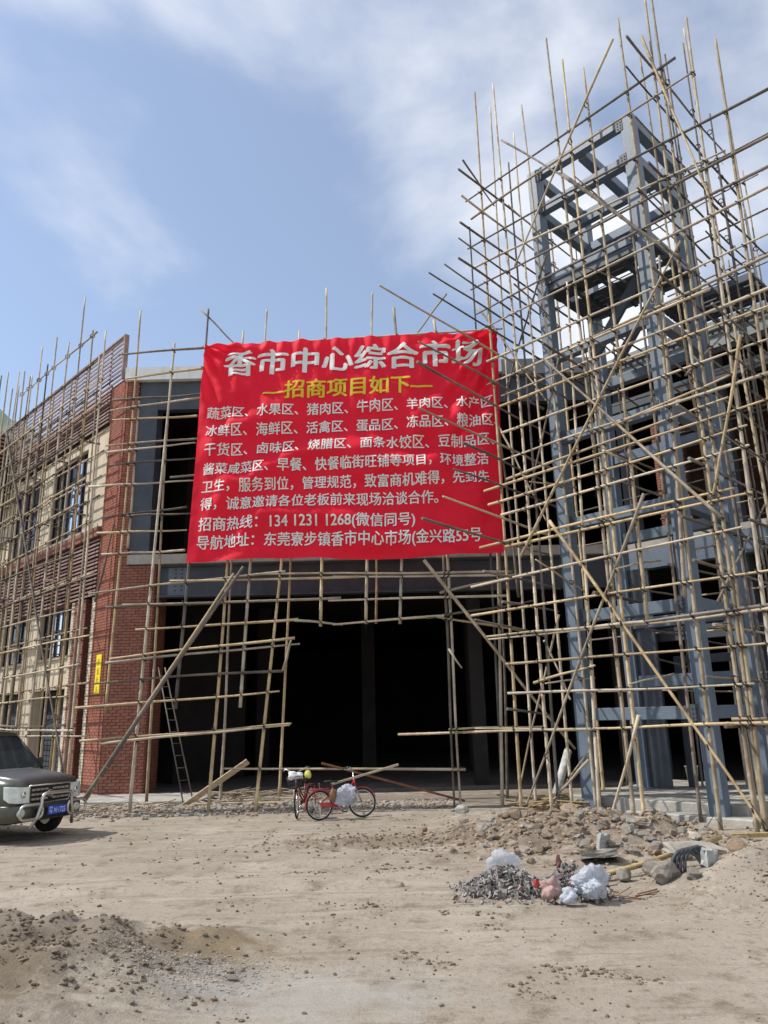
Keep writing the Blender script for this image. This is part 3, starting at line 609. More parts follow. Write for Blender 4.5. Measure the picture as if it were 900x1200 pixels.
# ---------------------------------------------------------------- bamboo scaffolds
POLES = {
 'tower': [
  ('upright','F',(2.89,17.59,-0.12),(2.91,17.57,19.52),0.038),
  ('upright','F',(3.45,17.02,-0.12),(3.38,17.09,19.33),0.038),
  ('upright','F',(4.78,15.67,-0.12),(4.64,15.81,19.49),0.038),
  ('upright','F',(4.93,15.51,-0.12),(4.92,15.53,18.47),0.038),
  ('upright','F',(5.3,15.14,3.77),(5.29,15.15,17.78),0.038),
  ('upright','F',(5.95,14.48,-0.12),(6.03,14.4,18.49),0.038),
  ('upright','F',(6.4,14.02,-0.12),(6.52,13.9,18.59),0.038),
  ('upright','F',(6.49,13.92,-0.12),(6.64,13.78,18.53),0.038),
  ('upright','F',(6.5,13.91,-0.12),(6.6,13.82,5.07),0.038),
  ('upright','F',(6.8,13.61,-0.12),(7.11,13.29,17.23),0.038),
  ('upright','F',(7.19,13.22,-0.12),(7.47,12.93,16.17),0.038),
  ('upright','F',(4.8,15.65,3.79),(4.83,15.61,10.4),0.038),
  ('upright','F',(5.88,14.55,4.22),(6.16,14.26,11.71),0.038),
  ('upright','F',(4.24,16.22,-0.12),(4.56,15.9,12.16),0.038),
  ('upright','G',(3.31,18.09,-0.12),(3.41,17.99,19.4),0.034),
  ('upright','G',(3.98,17.41,-0.12),(3.93,17.46,17.98),0.034),
  ('upright','G',(4.39,16.99,-0.12),(4.16,17.23,18.7),0.034),
  ('upright','G',(3.73,17.67,-0.12),(3.76,17.64,17.13),0.034),
  ('upright','G',(2.65,18.76,-0.12),(2.69,18.72,15.83),0.034),
  ('upright','G',(3.26,18.14,4.84),(2.9,18.51,12.27),0.034),
  ('upright','G',(5.96,15.39,-0.12),(6.07,15.29,14.07),0.034),
  ('ledger','F',(2.57,17.92,16.03),(6.88,13.53,16.28),0.031),
  ('ledger','F',(2.67,17.82,15.39),(7.13,13.28,15.64),0.031),
  ('ledger','F',(2.54,17.95,14.53),(8.08,12.31,14.19),0.031),
  ('ledger','F',(2.61,17.87,13.85),(7.36,13.04,13.32),0.031),
  ('ledger','F',(2.56,17.93,13.23),(7.97,12.42,13.15),0.031),
  ('ledger','F',(2.65,17.84,12.44),(7.9,12.49,12.48),0.031),
  ('ledger','F',(2.72,17.76,11.92),(7.85,12.54,12.04),0.031),
  ('ledger','F',(2.83,17.65,10.94),(7.75,12.65,11.04),0.031),
  ('ledger','F',(2.8,17.69,10.3),(7.7,12.7,10.6),0.031),
  ('ledger','F',(3.12,17.36,10.3),(6.84,13.57,10.41),0.031),
  ('ledger','F',(3.1,17.38,9.84),(7.63,12.77,9.93),0.031),
  ('ledger','F',(3.04,17.44,9.59),(7.59,12.81,9.55),0.031),
  ('ledger','F',(3.04,17.44,8.87),(7.52,12.88,8.89),0.031),
  ('ledger','F',(3.0,17.48,8.16),(7.44,12.96,8.21),0.031),
  ('ledger','F',(3.08,17.4,7.64),(6.87,13.54,7.98),0.031),
  ('ledger','F',(2.59,17.9,7.5),(7.39,13.01,7.71),0.031),
  ('ledger','F',(2.66,17.82,7.12),(7.05,13.36,7.31),0.031),
  ('ledger','F',(2.92,17.56,6.78),(7.03,13.37,6.93),0.031),
  ('ledger','F',(2.42,18.07,6.09),(6.75,13.66,6.16),0.034),
  ('ledger','F',(2.97,17.52,5.98),(6.98,13.43,6.01),0.034),
  ('ledger','F',(2.18,18.31,5.15),(6.79,13.63,5.39),0.031),
  ('ledger','F',(2.05,18.44,4.45),(7.05,13.36,4.51),0.031),
  ('ledger','F',(2.45,18.03,3.9),(5.31,15.13,3.82),0.036),
  ('ledger','F',(4.49,15.96,3.8),(7.03,13.38,3.89),0.034),
  ('ledger','F',(2.49,18.0,3.83),(6.97,13.44,3.81),0.031),
  ('ledger','F',(2.82,17.66,3.22),(6.91,13.51,3.21),0.031),
  ('ledger','F',(2.82,17.66,2.56),(6.64,13.78,2.51),0.031),
  ('ledger','F',(0.31,20.22,1.65),(4.94,15.51,1.78),0.034),
  ('ledger','F',(2.11,18.39,1.79),(4.33,16.12,1.74),0.031),
  ('ledger','F',(4.54,15.91,1.77),(6.86,13.55,1.85),0.036),
  ('ledger','F',(6.3,14.12,1.92),(6.72,13.7,1.91),0.031),
  ('ledger','F',(3.33,17.15,2.76),(4.43,16.02,3.04),0.031),
  ('ledger','F',(5.12,15.32,8.15),(6.96,13.45,8.43),0.031),
  ('ledger','S',(2.24,16.47,16.02),(7.12,21.27,15.79),0.03),
  ('ledger','S',(2.27,16.5,15.24),(7.01,21.16,15.0),0.03),
  ('ledger','S',(2.2,16.43,14.36),(6.54,20.7,14.22),0.03),
  ('ledger','S',(2.12,16.36,13.83),(6.1,20.27,13.51),0.03),
  ('ledger','S',(2.09,16.32,13.23),(5.37,19.55,12.92),0.03),
  ('ledger','S',(1.69,15.94,12.81),(5.0,19.18,12.4),0.03),
  ('ledger','S',(1.27,15.53,12.31),(5.27,19.46,12.08),0.03),
  ('ledger','S',(1.34,15.59,11.77),(6.19,20.35,11.46),0.03),
  ('ledger','S',(0.06,14.33,11.24),(4.55,18.74,10.98),0.03),
  ('ledger','S',(0.94,15.2,10.32),(4.45,18.65,10.05),0.03),
  ('ledger','S',(0.88,15.14,9.78),(4.67,18.86,9.34),0.03),
  ('ledger','S',(0.88,15.14,8.66),(4.57,18.76,8.38),0.03),
  ('ledger','S',(1.94,16.18,8.21),(4.8,19.0,7.88),0.03),
  ('ledger','S',(1.66,15.91,7.48),(5.09,19.28,7.29),0.03),
  ('ledger','S',(1.36,15.61,6.75),(4.37,18.56,6.47),0.03),
  ('ledger','S',(0.86,15.12,6.13),(4.37,18.57,5.98),0.03),
  ('ledger','S',(2.28,16.51,5.23),(4.5,18.69,5.12),0.03),
  ('ledger','S',(2.73,16.95,4.59),(4.38,18.58,4.54),0.03),
  ('ledger','S',(2.39,16.62,16.43),(3.31,17.52,15.64),0.027),
  ('ledger','S',(1.99,16.23,4.11),(3.96,18.17,3.9),0.03),
  ('ledger','S',(2.67,16.9,2.21),(3.89,18.1,2.04),0.03),
  ('ledger','M',(5.54,16.63,8.04),(9.19,20.22,8.05),0.033),
  ('ledger','M',(4.84,15.95,7.37),(7.87,18.92,7.42),0.033),
  ('ledger','M',(7.04,18.11,6.76),(12.2,23.18,7.0),0.03),
  ('ledger','M',(7.12,18.19,5.61),(11.81,22.8,5.74),0.03),
  ('ledger','M',(6.07,17.15,4.82),(10.17,21.18,4.86),0.03),
  ('ledger','M',(4.46,15.57,4.54),(7.95,19.0,4.45),0.036),
  ('ledger','M',(5.96,17.05,3.91),(9.4,20.43,3.75),0.03),
  ('ledger','M',(6.26,17.34,3.25),(11.05,22.05,2.53),0.03),
  ('ledger','M',(7.23,18.29,17.48),(10.22,21.23,17.54),0.03),
  ('ledger','M',(7.49,18.55,16.45),(11.27,22.26,16.72),0.03),
  ('ledger','M',(5.39,16.49,11.44),(8.78,19.81,11.46),0.03),
  ('ledger','M',(7.54,18.6,10.91),(11.81,22.8,10.99),0.03),
  ('ledger','M',(5.94,17.03,11.13),(9.89,20.9,10.83),0.03),
  ('ledger','M',(3.66,14.78,9.98),(6.98,18.05,9.68),0.03),
  ('brace','FB',(3.45,16.85,17.19),(5.1,15.17,14.15),0.029),
  ('brace','FB',(4.66,15.62,15.0),(6.42,13.83,11.34),0.051),
  ('brace','FB',(5.84,14.42,17.88),(3.51,16.79,13.21),0.032),
  ('brace','FB',(6.46,13.79,11.75),(3.18,17.12,5.64),0.032),
  ('brace','FB',(3.96,16.33,10.35),(6.47,13.78,5.64),0.035),
  ('brace','FB',(3.79,16.5,6.35),(6.44,13.81,0.08),0.037),
  ('brace','FB',(5.42,14.85,6.46),(2.96,17.35,0.19),0.033),
  ('brace','FB',(4.97,15.31,2.01),(4.33,15.96,-0.11),0.033),
  ('brace','FB',(7.08,13.16,9.16),(6.4,13.85,6.1),0.032),
  ('brace','FB',(6.33,13.92,17.39),(6.97,13.27,12.4),0.029),
  ('brace','FB',(4.11,16.18,1.15),(3.64,16.66,0.54),0.032),
  ('brace','G',(4.03,17.36,4.3),(2.88,18.53,-0.03),0.027),
  ('brace','G',(3.71,17.69,3.75),(4.11,17.28,2.37),0.027),
  ('brace','G',(4.35,17.04,1.27),(3.49,17.91,-0.02),0.027),
  ('brace','G',(2.78,18.63,13.15),(4.13,17.25,9.64),0.027),
  ('brace','G',(4.4,16.98,13.62),(3.23,18.17,10.07),0.027),
  ('brace','G',(4.47,16.91,10.64),(3.51,17.88,6.94),0.027),
  ('brace','G',(3.09,18.31,9.41),(3.93,17.46,6.6),0.027),
  ('upright','R',(6.67,14.52,-0.1),(6.47,14.49,17.41),0.029),
  ('upright','R',(7.3,15.0,-0.1),(7.26,14.84,17.84),0.029),
  ('upright','R',(7.7,15.5,-0.1),(7.52,15.57,18.2),0.029),
  ('upright','R',(8.29,15.99,-0.1),(8.26,15.8,19.21),0.029),
  ('upright','R',(8.84,16.56,-0.1),(9.05,16.54,17.61),0.029),
  ('upright','R',(9.41,17.12,-0.1),(9.3,17.02,17.03),0.029),
  ('upright','R1',(7.59,14.09,-0.1),(7.57,14.36,18.1),0.029),
  ('upright','R1',(9.02,15.49,-0.1),(9.06,15.68,17.22),0.029),
  ('ledger','R',(5.93,13.65,1.8),(10.07,17.72,1.67),0.029),
  ('ledger','R',(5.52,13.25,2.65),(10.33,17.98,2.57),0.029),
  ('ledger','R1',(6.86,13.3,2.57),(10.72,17.1,2.69),0.027),
  ('ledger','R',(5.99,13.72,3.6),(9.99,17.64,3.61),0.029),
  ('ledger','R',(5.63,13.36,4.74),(9.91,17.56,4.69),0.029),
  ('ledger','R',(5.46,13.19,5.53),(10.29,17.94,5.64),0.029),
  ('ledger','R1',(6.65,13.1,5.42),(10.66,17.04,5.43),0.027),
  ('ledger','R',(5.94,13.66,6.81),(10.26,17.91,6.81),0.029),
  ('ledger','R1',(6.62,13.07,6.95),(10.93,17.3,6.63),0.027),
  ('ledger','R',(5.78,13.5,7.87),(9.89,17.54,7.69),0.029),
  ('ledger','R',(5.64,13.37,8.86),(9.92,17.57,8.58),0.029),
  ('ledger','R1',(6.53,12.98,8.9),(10.58,16.95,8.64),0.027),
  ('ledger','R',(5.99,13.71,9.64),(9.81,17.47,9.53),0.029),
  ('ledger','R1',(6.53,12.98,9.77),(10.39,16.78,9.48),0.027),
  ('ledger','R',(5.57,13.3,10.83),(9.74,17.39,10.69),0.029),
  ('ledger','R',(5.99,13.71,11.68),(9.84,17.5,11.66),0.029),
  ('ledger','R1',(6.71,13.16,11.53),(11.03,17.4,11.82),0.027),
  ('ledger','R',(5.44,13.17,12.63),(9.84,17.5,12.62),0.029),
  ('ledger','R1',(7.03,13.47,12.49),(10.31,16.69,12.88),0.027),
  ('ledger','R',(5.99,13.71,13.71),(10.41,18.05,13.78),0.029),
  ('ledger','R',(5.71,13.43,14.68),(9.81,17.47,14.92),0.029),
  ('ledger','R',(5.62,13.35,15.96),(10.32,17.96,15.95),0.029),
  ('ledger','R',(5.8,13.52,16.99),(9.86,17.52,17.06),0.029),
  ('upright','K',(6.2,20.65,-0.1),(6.3,20.54,17.83),0.026),
  ('upright','K',(6.9,19.93,-0.1),(6.93,19.9,13.7),0.026),
  ('upright','K',(7.6,19.22,-0.1),(7.68,19.13,14.07),0.026),
  ('upright','K',(8.44,18.36,-0.1),(8.54,18.26,16.5),0.026),
  ('upright','K',(9.21,17.58,-0.1),(9.12,17.67,14.25),0.026),
  ('upright','K',(9.84,16.94,-0.1),(9.87,16.91,16.06),0.026),
  ('ledger','K',(5.79,20.95,2.63),(10.05,16.61,2.35),0.024),
  ('ledger','K',(5.38,21.37,4.03),(9.99,16.67,4.01),0.024),
  ('ledger','K',(5.86,20.87,5.3),(10.42,16.24,5.19),0.024),
  ('ledger','K',(5.56,21.19,6.72),(10.36,16.3,6.59),0.024),
  ('ledger','K',(5.38,21.36,7.72),(10.26,16.4,7.86),0.024),
  ('ledger','K',(5.71,21.03,9.15),(10.13,16.53,9.34),0.024),
  ('ledger','K',(5.38,21.37,10.62),(10.39,16.27,10.39),0.024),
  ('ledger','K',(5.58,21.16,11.87),(10.1,16.56,11.7),0.024),
  ('ledger','K',(5.91,20.82,12.91),(9.99,16.67,13.06),0.024),
  ('ledger','K',(5.66,21.08,14.41),(10.41,16.25,14.52),0.024),
  ('ledger','K',(5.86,20.87,15.42),(10.1,16.57,15.61),0.024),
  ('ledger','K',(5.82,20.92,16.63),(10.42,16.24,16.63),0.024),
  ('upright','S',(4.64,18.95,-0.1),(4.64,18.95,15),0.04),
  ('upright','S',(5.28,19.58,-0.1),(5.26,19.56,17.2),0.04),
  ('brace','R',(6.13,13.72,4.0),(9.7,17.23,7.6),0.026),
  ('brace','R',(6.13,13.72,8.6),(9.7,17.23,12.2),0.026),
  ('brace','R',(6.13,13.72,13.2),(9.7,17.23,16.8),0.026),
  ('upright','Q1.3',(8.71,19.3,-0.1),(8.77,19.24,14.99),0.027),
  ('upright','Q1.3',(9.15,18.85,-0.1),(9.2,18.8,14.41),0.027),
  ('upright','Q1.3',(9.75,18.24,-0.1),(9.79,18.2,14.19),0.027),
  ('upright','Q1.3',(10.21,17.77,-0.1),(10.24,17.74,15.47),0.027),
  ('upright','Q1.3',(10.78,17.19,-0.1),(10.85,17.12,15.95),0.027),
  ('upright','Q1.3',(11.36,16.61,-0.1),(11.36,16.6,14.63),0.027),
  ('upright','Q1.3',(11.83,16.13,-0.1),(11.93,16.02,14.13),0.027),
  ('ledger','Q1.3',(8.45,19.45,1.75),(12.5,15.33,1.89),0.024),
  ('ledger','Q1.3',(8.36,19.54,2.93),(12.5,15.33,2.89),0.024),
  ('ledger','Q1.3',(7.91,20.0,4.07),(12.5,15.33,3.97),0.024),
  ('ledger','Q1.3',(8.27,19.63,5.01),(12.5,15.33,5.0),0.024),
  ('ledger','Q1.3',(7.91,20.0,6.27),(12.5,15.33,6.12),0.024),
  ('ledger','Q1.3',(8.44,19.46,7.27),(12.5,15.33,7.32),0.024),
  ('ledger','Q1.3',(8.05,19.85,8.43),(12.5,15.33,8.3),0.024),
  ('ledger','Q1.3',(8.09,19.82,9.6),(12.5,15.33,9.42),0.024),
  ('ledger','Q1.3',(8.27,19.64,10.56),(12.5,15.33,10.55),0.024),
  ('ledger','Q1.3',(7.82,20.09,11.58),(12.5,15.33,11.81),0.024),
  ('ledger','Q1.3',(8.39,19.51,12.87),(12.5,15.33,12.87),0.024),
  ('ledger','Q1.3',(8.48,19.42,13.82),(12.5,15.33,13.92),0.024),
  ('transom','X',(3.33,16.14,2.71),(4.76,17.55,2.86),0.023),
  ('transom','X',(3.33,16.14,5.38),(4.76,17.55,4.82),0.023),
  ('transom','X',(3.33,16.14,7.19),(4.76,17.55,7.44),0.023),
  ('transom','X',(3.33,16.14,10.01),(4.76,17.55,9.8),0.023),
  ('transom','X',(3.33,16.14,12.3),(4.76,17.55,11.84),0.023),
  ('transom','X',(3.33,16.14,14.58),(4.76,17.55,14.32),0.023),
  ('transom','X',(4.66,14.79,2.6),(6.09,16.19,2.83),0.023),
  ('transom','X',(4.66,14.79,4.88),(6.09,16.19,5.3),0.023),
  ('transom','X',(4.66,14.79,7.42),(6.09,16.19,7.31),0.023),
  ('transom','X',(4.66,14.79,10.06),(6.09,16.19,9.93),0.023),
  ('transom','X',(4.66,14.79,11.83),(6.09,16.19,12.3),0.023),
  ('transom','X',(4.66,14.79,14.29),(6.09,16.19,14.31),0.023),
 ],
 'portal': [
  ('upright','PF',(-4.28,18.6,-0.12),(-3.81,18.6,12.55),0.04),
  ('upright','PF',(-3.18,18.6,-0.12),(-2.09,18.6,12.19),0.04),
  ('upright','PF',(-3.59,18.6,2.39),(-3.15,18.6,13.2),0.04),
  ('upright','PF',(-5.16,18.6,2.39),(-4.81,18.6,13.27),0.04),
  ('upright','PF',(-6.13,18.6,-0.12),(-5.7,18.6,12.23),0.04),
  ('upright','PF',(-1.64,18.6,4.3),(-1.47,18.6,13.84),0.04),
  ('upright','PF',(-0.51,18.6,4.34),(-0.17,18.6,13.66),0.04),
  ('upright','PF',(0.34,18.6,4.32),(0.71,18.6,11.6),0.04),
  ('upright','PF',(0.42,18.6,13.16),(0.48,18.6,11.6),0.04),
  ('upright','PF',(1.53,18.6,12.76),(1.57,18.6,11.83),0.04),
  ('upright','PF',(1.5,18.6,6.03),(1.48,18.6,-0.12),0.04),
  ('upright','PF',(1.6,18.6,6.28),(1.63,18.6,-0.12),0.04),
  ('upright','PF',(2.61,18.6,-0.12),(3.13,18.6,13.52),0.04),
  ('upright','PB',(-6.26,20.3,-0.12),(-6.3,20.3,12.37),0.038),
  ('upright','PB',(-4.37,20.3,-0.12),(-4.29,20.3,7.8),0.038),
  ('upright','PB',(-2.86,20.3,-0.12),(-2.44,20.3,13.46),0.038),
  ('upright','PB',(-0.28,20.3,4.54),(-0.17,20.3,8.71),0.038),
  ('upright','PB',(2.99,20.3,-0.12),(3.24,20.3,7.61),0.038),
  ('upright','PB',(-7.48,20.3,2.33),(-7.32,20.3,14.29),0.038),
  ('upright','PB',(-7.2,20.3,6.82),(-7.18,20.3,11.28),0.038),
  ('ledger','PF',(-4.86,18.6,12.03),(3.44,18.6,12.39),0.034),
  ('ledger','PF',(-6.97,18.6,11.15),(-4.76,18.6,11.43),0.034),
  ('ledger','PF',(-7.21,18.6,11.88),(-4.79,18.6,12.03),0.034),
  ('ledger','PF',(-7.49,18.6,5.26),(-2.53,18.6,5.69),0.034),
  ('ledger','PF',(-5.45,18.6,5.54),(-0.69,18.6,5.53),0.034),
  ('ledger','PF',(-3.29,18.6,5.66),(3.21,18.6,5.55),0.034),
  ('ledger','PF',(-1.34,18.6,5.55),(3.75,18.6,5.47),0.034),
  ('ledger','PF',(-6.61,18.6,4.96),(-1.13,18.6,5.0),0.034),
  ('ledger','PF',(-1.45,18.6,4.94),(3.09,18.6,4.96),0.034),
  ('ledger','PF',(-6.24,18.6,4.33),(-2.2,18.6,4.49),0.034),
  ('ledger','PF',(-2.3,18.6,4.47),(-1.09,18.6,4.33),0.034),
  ('ledger','PF',(-1.34,18.6,4.34),(1.43,18.6,4.49),0.034),
  ('ledger','PF',(1.0,18.6,4.45),(3.7,18.6,4.8),0.034),
  ('ledger','PF',(-6.83,18.6,3.63),(-2.28,18.6,4.02),0.034),
  ('ledger','PF',(-6.93,18.6,3.53),(-2.15,18.6,3.87),0.034),
  ('ledger','PF',(-7.2,18.6,3.04),(-2.56,18.6,3.24),0.034),
  ('ledger','PF',(-7.57,18.6,2.48),(-2.64,18.6,2.75),0.034),
  ('ledger','PF',(-7.4,18.6,1.71),(-2.34,18.6,1.99),0.034),
  ('ledger','PF',(-6.88,18.6,1.64),(-2.38,18.6,1.95),0.034),
  ('ledger','PF',(-3.95,18.6,1.01),(1.78,18.6,0.86),0.034),
  ('ledger','PF',(1.42,18.6,1.78),(3.77,18.6,1.77),0.034),
  ('ledger','PF',(1.35,18.6,5.07),(3.75,18.6,5.54),0.034),
  ('ledger','PF',(1.11,18.6,4.49),(3.95,18.6,3.96),0.034),
  ('ledger','PB',(-7.94,20.3,11.3),(-5.24,20.3,11.42),0.032),
  ('ledger','PB',(-7.99,20.3,10.97),(-5.36,20.3,11.29),0.032),
  ('ledger','PB',(-7.9,20.3,10.67),(-5.41,20.3,10.72),0.032),
  ('ledger','PB',(-8.03,20.3,9.87),(-5.3,20.3,10.02),0.032),
  ('ledger','PB',(-7.99,20.3,9.66),(-5.42,20.3,9.89),0.032),
  ('ledger','PB',(-7.86,20.3,9.27),(-5.4,20.3,9.41),0.032),
  ('ledger','PB',(-8.43,20.3,8.63),(-5.4,20.3,8.74),0.032),
  ('ledger','PB',(-7.99,20.3,7.71),(-5.58,20.3,7.95),0.032),
  ('ledger','PB',(-7.27,20.3,7.74),(-5.45,20.3,7.75),0.032),
  ('ledger','PB',(-8.08,20.3,7.26),(-5.55,20.3,7.28),0.032),
  ('ledger','PB',(-7.91,20.3,6.65),(-5.57,20.3,6.69),0.032),
  ('ledger','PB',(-7.67,20.3,5.16),(-3.57,20.3,5.2),0.032),
  ('ledger','PB',(-6.11,20.3,8.86),(-3.66,20.3,8.9),0.032),
  ('brace','PX',(-7.11,18.3,0.39),(-3.56,18.3,5.81),0.057),
  ('brace','PX',(-7.05,18.3,0.44),(-3.79,18.3,5.64),0.042),
  ('brace','PX',(0.98,18.3,5.87),(4.35,18.3,1.26),0.044),
  ('brace','PX',(-2.52,18.3,3.22),(-2.35,18.3,3.95),0.038),
  ('brace','PX',(1.5,18.3,3.66),(1.79,18.3,3.18),0.03),
  ('brace','PM',(-5.07,18.75,13.37),(-3.94,18.75,12.11),0.027),
  ('brace','PM',(1.92,18.75,13.67),(0.83,18.75,12.14),0.027),
  ('brace','PM',(0.81,18.75,8.18),(1.78,18.75,12.17),0.027),
 ],
 'wing': [
  ('upright','W',(-8.98,21.85,-0.1),(-8.98,21.85,14.5),0.038),
  ('upright','W',(-9.75,22.63,-0.1),(-9.74,22.62,14.98),0.038),
  ('upright','W',(-11.27,24.17,-0.1),(-11.21,24.11,15.37),0.038),
  ('upright','W',(-12.62,25.55,-0.1),(-12.58,25.51,15.23),0.038),
  ('upright','W',(-13.2,26.14,-0.1),(-13.14,26.08,15.31),0.038),
  ('upright','W',(-13.65,26.6,-0.1),(-13.71,26.65,15.35),0.038),
  ('upright','W',(-14.42,27.38,-0.1),(-14.4,27.36,15.9),0.038),
  ('upright','W',(-14.8,27.77,-0.1),(-14.78,27.75,15.45),0.038),
  ('upright','W',(-15.33,28.31,-0.1),(-15.29,28.27,15.59),0.038),
  ('upright','W',(-15.94,28.92,-0.1),(-15.92,28.91,16.14),0.038),
  ('upright','W',(-16.57,29.57,-0.1),(-16.52,29.52,16.81),0.038),
  ('upright','W',(-10.44,23.33,-0.1),(-10.4,23.29,16.67),0.036),
  ('upright','W',(-12.12,25.04,-0.1),(-12.1,25.02,16.08),0.036),
  ('upright','W',(-13.03,25.97,-0.1),(-13.12,26.05,16.27),0.036),
  ('upright','W',(-13.94,26.9,-0.1),(-13.9,26.86,15.41),0.036),
  ('upright','W',(-14.93,27.9,-0.1),(-14.89,27.86,16.13),0.036),
  ('upright','W',(-15.77,28.75,-0.1),(-15.87,28.86,16.62),0.036),
  ('upright','W',(-16.47,29.46,-0.1),(-16.45,29.44,15.72),0.036),
  ('upright','W',(-17.17,30.18,-0.1),(-17.23,30.25,15.51),0.036),
  ('upright','W',(-17.73,30.75,-0.1),(-17.71,30.73,15.02),0.036),
  ('upright','W',(-18.29,31.32,-0.1),(-18.22,31.25,15.97),0.036),
  ('upright','W',(-19.06,32.1,-0.1),(-19.1,32.14,16.11),0.036),
  ('upright','W2',(-9.82,23.52,-0.1),(-9.8,23.49,14.46),0.034),
  ('upright','W2',(-10.54,24.25,-0.1),(-10.48,24.19,13.75),0.034),
  ('upright','W2',(-11.35,25.07,-0.1),(-11.43,25.15,14.44),0.034),
  ('upright','W2',(-12.06,25.79,-0.1),(-12.03,25.76,13.77),0.034),
  ('upright','W2',(-12.69,26.43,-0.1),(-12.64,26.38,14.44),0.034),
  ('upright','W2',(-13.47,27.23,-0.1),(-13.52,27.28,13.82),0.034),
  ('upright','W2',(-14.09,27.86,-0.1),(-14.06,27.83,14.46),0.034),
  ('upright','W2',(-14.69,28.47,-0.1),(-14.74,28.52,14.24),0.034),
  ('upright','W2',(-15.39,29.19,-0.1),(-15.47,29.26,13.91),0.034),
  ('upright','W2',(-16.09,29.89,-0.1),(-16.03,29.83,13.78),0.034),
  ('upright','W2',(-16.66,30.47,-0.1),(-16.62,30.44,13.8),0.034),
  ('upright','W2',(-17.23,31.06,-0.1),(-17.31,31.14,13.93),0.034),
  ('upright','W2',(-18.02,31.85,-0.1),(-18.05,31.89,14.29),0.034),
  ('upright','W2',(-18.74,32.59,-0.1),(-18.82,32.67,14.4),0.034),
  ('ledger','W',(-8.18,20.93,1.78),(-14.4,27.26,1.76),0.032),
  ('ledger','W',(-13.88,26.68,1.74),(-19.49,32.39,1.75),0.032),
  ('ledger','W',(-8.81,21.57,1.93),(-14.09,26.94,2.04),0.032),
  ('ledger','W',(-13.89,26.68,2.01),(-19.27,32.16,1.93),0.032),
  ('ledger','W',(-9.3,22.07,2.88),(-14.23,27.09,2.79),0.032),
  ('ledger','W',(-14.04,26.84,2.87),(-19.54,32.44,2.82),0.032),
  ('ledger','W2',(-8.82,22.39,3.27),(-15.83,29.53,3.14),0.031),
  ('ledger','W',(-8.81,21.57,3.75),(-14.4,27.26,3.67),0.032),
  ('ledger','W',(-14.02,26.82,3.88),(-19.44,32.33,3.85),0.032),
  ('ledger','W',(-8.39,21.14,4.52),(-14.09,26.95,4.56),0.032),
  ('ledger','W',(-13.75,26.54,4.6),(-19.52,32.41,4.52),0.032),
  ('ledger','W2',(-9.14,22.72,4.92),(-15.65,29.35,4.91),0.031),
  ('ledger','W',(-9.3,22.07,5.41),(-14.47,27.34,5.49),0.032),
  ('ledger','W',(-13.8,26.59,5.56),(-19.4,32.29,5.41),0.032),
  ('ledger','W',(-8.18,20.93,6.26),(-14.49,27.36,6.29),0.032),
  ('ledger','W',(-13.95,26.74,6.28),(-19.39,32.29,6.21),0.032),
  ('ledger','W',(-9.65,22.43,6.42),(-14.09,26.95,6.24),0.032),
  ('ledger','W',(-13.89,26.69,6.45),(-19.44,32.33,6.24),0.032),
  ('ledger','W2',(-9.04,22.62,6.62),(-15.73,29.43,6.56),0.031),
  ('ledger','W',(-9.65,22.43,7.14),(-14.54,27.41,7.28),0.032),
  ('ledger','W',(-13.89,26.68,7.17),(-19.49,32.39,7.23),0.032),
  ('ledger','W',(-8.81,21.57,8.01),(-14.54,27.4,7.83),0.032),
  ('ledger','W',(-13.97,26.76,7.95),(-19.24,32.13,8.01),0.032),
  ('ledger','W',(-9.65,22.43,8.8),(-14.16,27.02,8.72),0.032),
  ('ledger','W',(-13.93,26.72,8.73),(-19.31,32.2,8.86),0.032),
  ('ledger','W2',(-9.07,22.65,9.12),(-15.61,29.3,9.1),0.031),
  ('ledger','W',(-9.3,22.07,9.53),(-14.24,27.1,9.42),0.032),
  ('ledger','W',(-13.68,26.47,9.61),(-19.53,32.43,9.45),0.032),
  ('ledger','W2',(-9.07,22.65,9.78),(-15.74,29.44,9.88),0.031),
  ('ledger','W',(-9.65,22.43,10.34),(-14.11,26.97,10.25),0.032),
  ('ledger','W',(-13.71,26.5,10.33),(-19.4,32.29,10.34),0.032),
  ('ledger','W2',(-9.02,22.6,10.62),(-15.61,29.31,10.7),0.031),
  ('ledger','W',(-9.3,22.07,11.12),(-14.39,27.25,11.2),0.032),
  ('ledger','W',(-13.78,26.57,11.1),(-19.41,32.3,11.16),0.032),
  ('ledger','W2',(-9.02,22.6,11.3),(-15.72,29.42,11.33),0.031),
  ('ledger','W',(-8.81,21.57,11.86),(-14.47,27.33,11.81),0.032),
  ('ledger','W',(-14.08,26.88,11.92),(-19.38,32.27,11.94),0.032),
  ('ledger','W',(-8.81,21.57,12.73),(-14.55,27.41,12.8),0.032),
  ('ledger','W',(-13.99,26.78,12.79),(-19.48,32.37,12.74),0.032),
  ('ledger','W2',(-8.86,22.44,13.02),(-15.75,29.44,13.06),0.031),
  ('ledger','W',(-9.44,22.21,13.54),(-14.47,27.33,13.62),0.032),
  ('ledger','W',(-13.74,26.53,13.59),(-19.16,32.05,13.39),0.032),
  ('ledger','W',(-9.46,22.33,14.75),(-14.64,27.61,14.9),0.032),
  ('brace','WB',(-15.24,28.03,13.64),(-9.13,21.82,0.81),0.044),
  ('brace','WB',(-8.23,20.89,5.42),(-7.64,20.3,7.58),0.032),
  ('transom','X',(-9.67,23.76,2.09),(-10.91,23.09,2.03),0.031),
  ('transom','X',(-9.7,23.79,4.68),(-10.8,22.98,4.6),0.031),
  ('transom','X',(-9.86,23.95,6.51),(-10.68,22.86,6.47),0.031),
  ('transom','X',(-9.76,23.85,8.76),(-10.7,22.88,8.78),0.031),
  ('transom','X',(-9.63,23.72,11.28),(-10.59,22.77,11.17),0.031),
  ('transom','X',(-11.32,25.44,1.97),(-12.49,24.71,2.09),0.031),
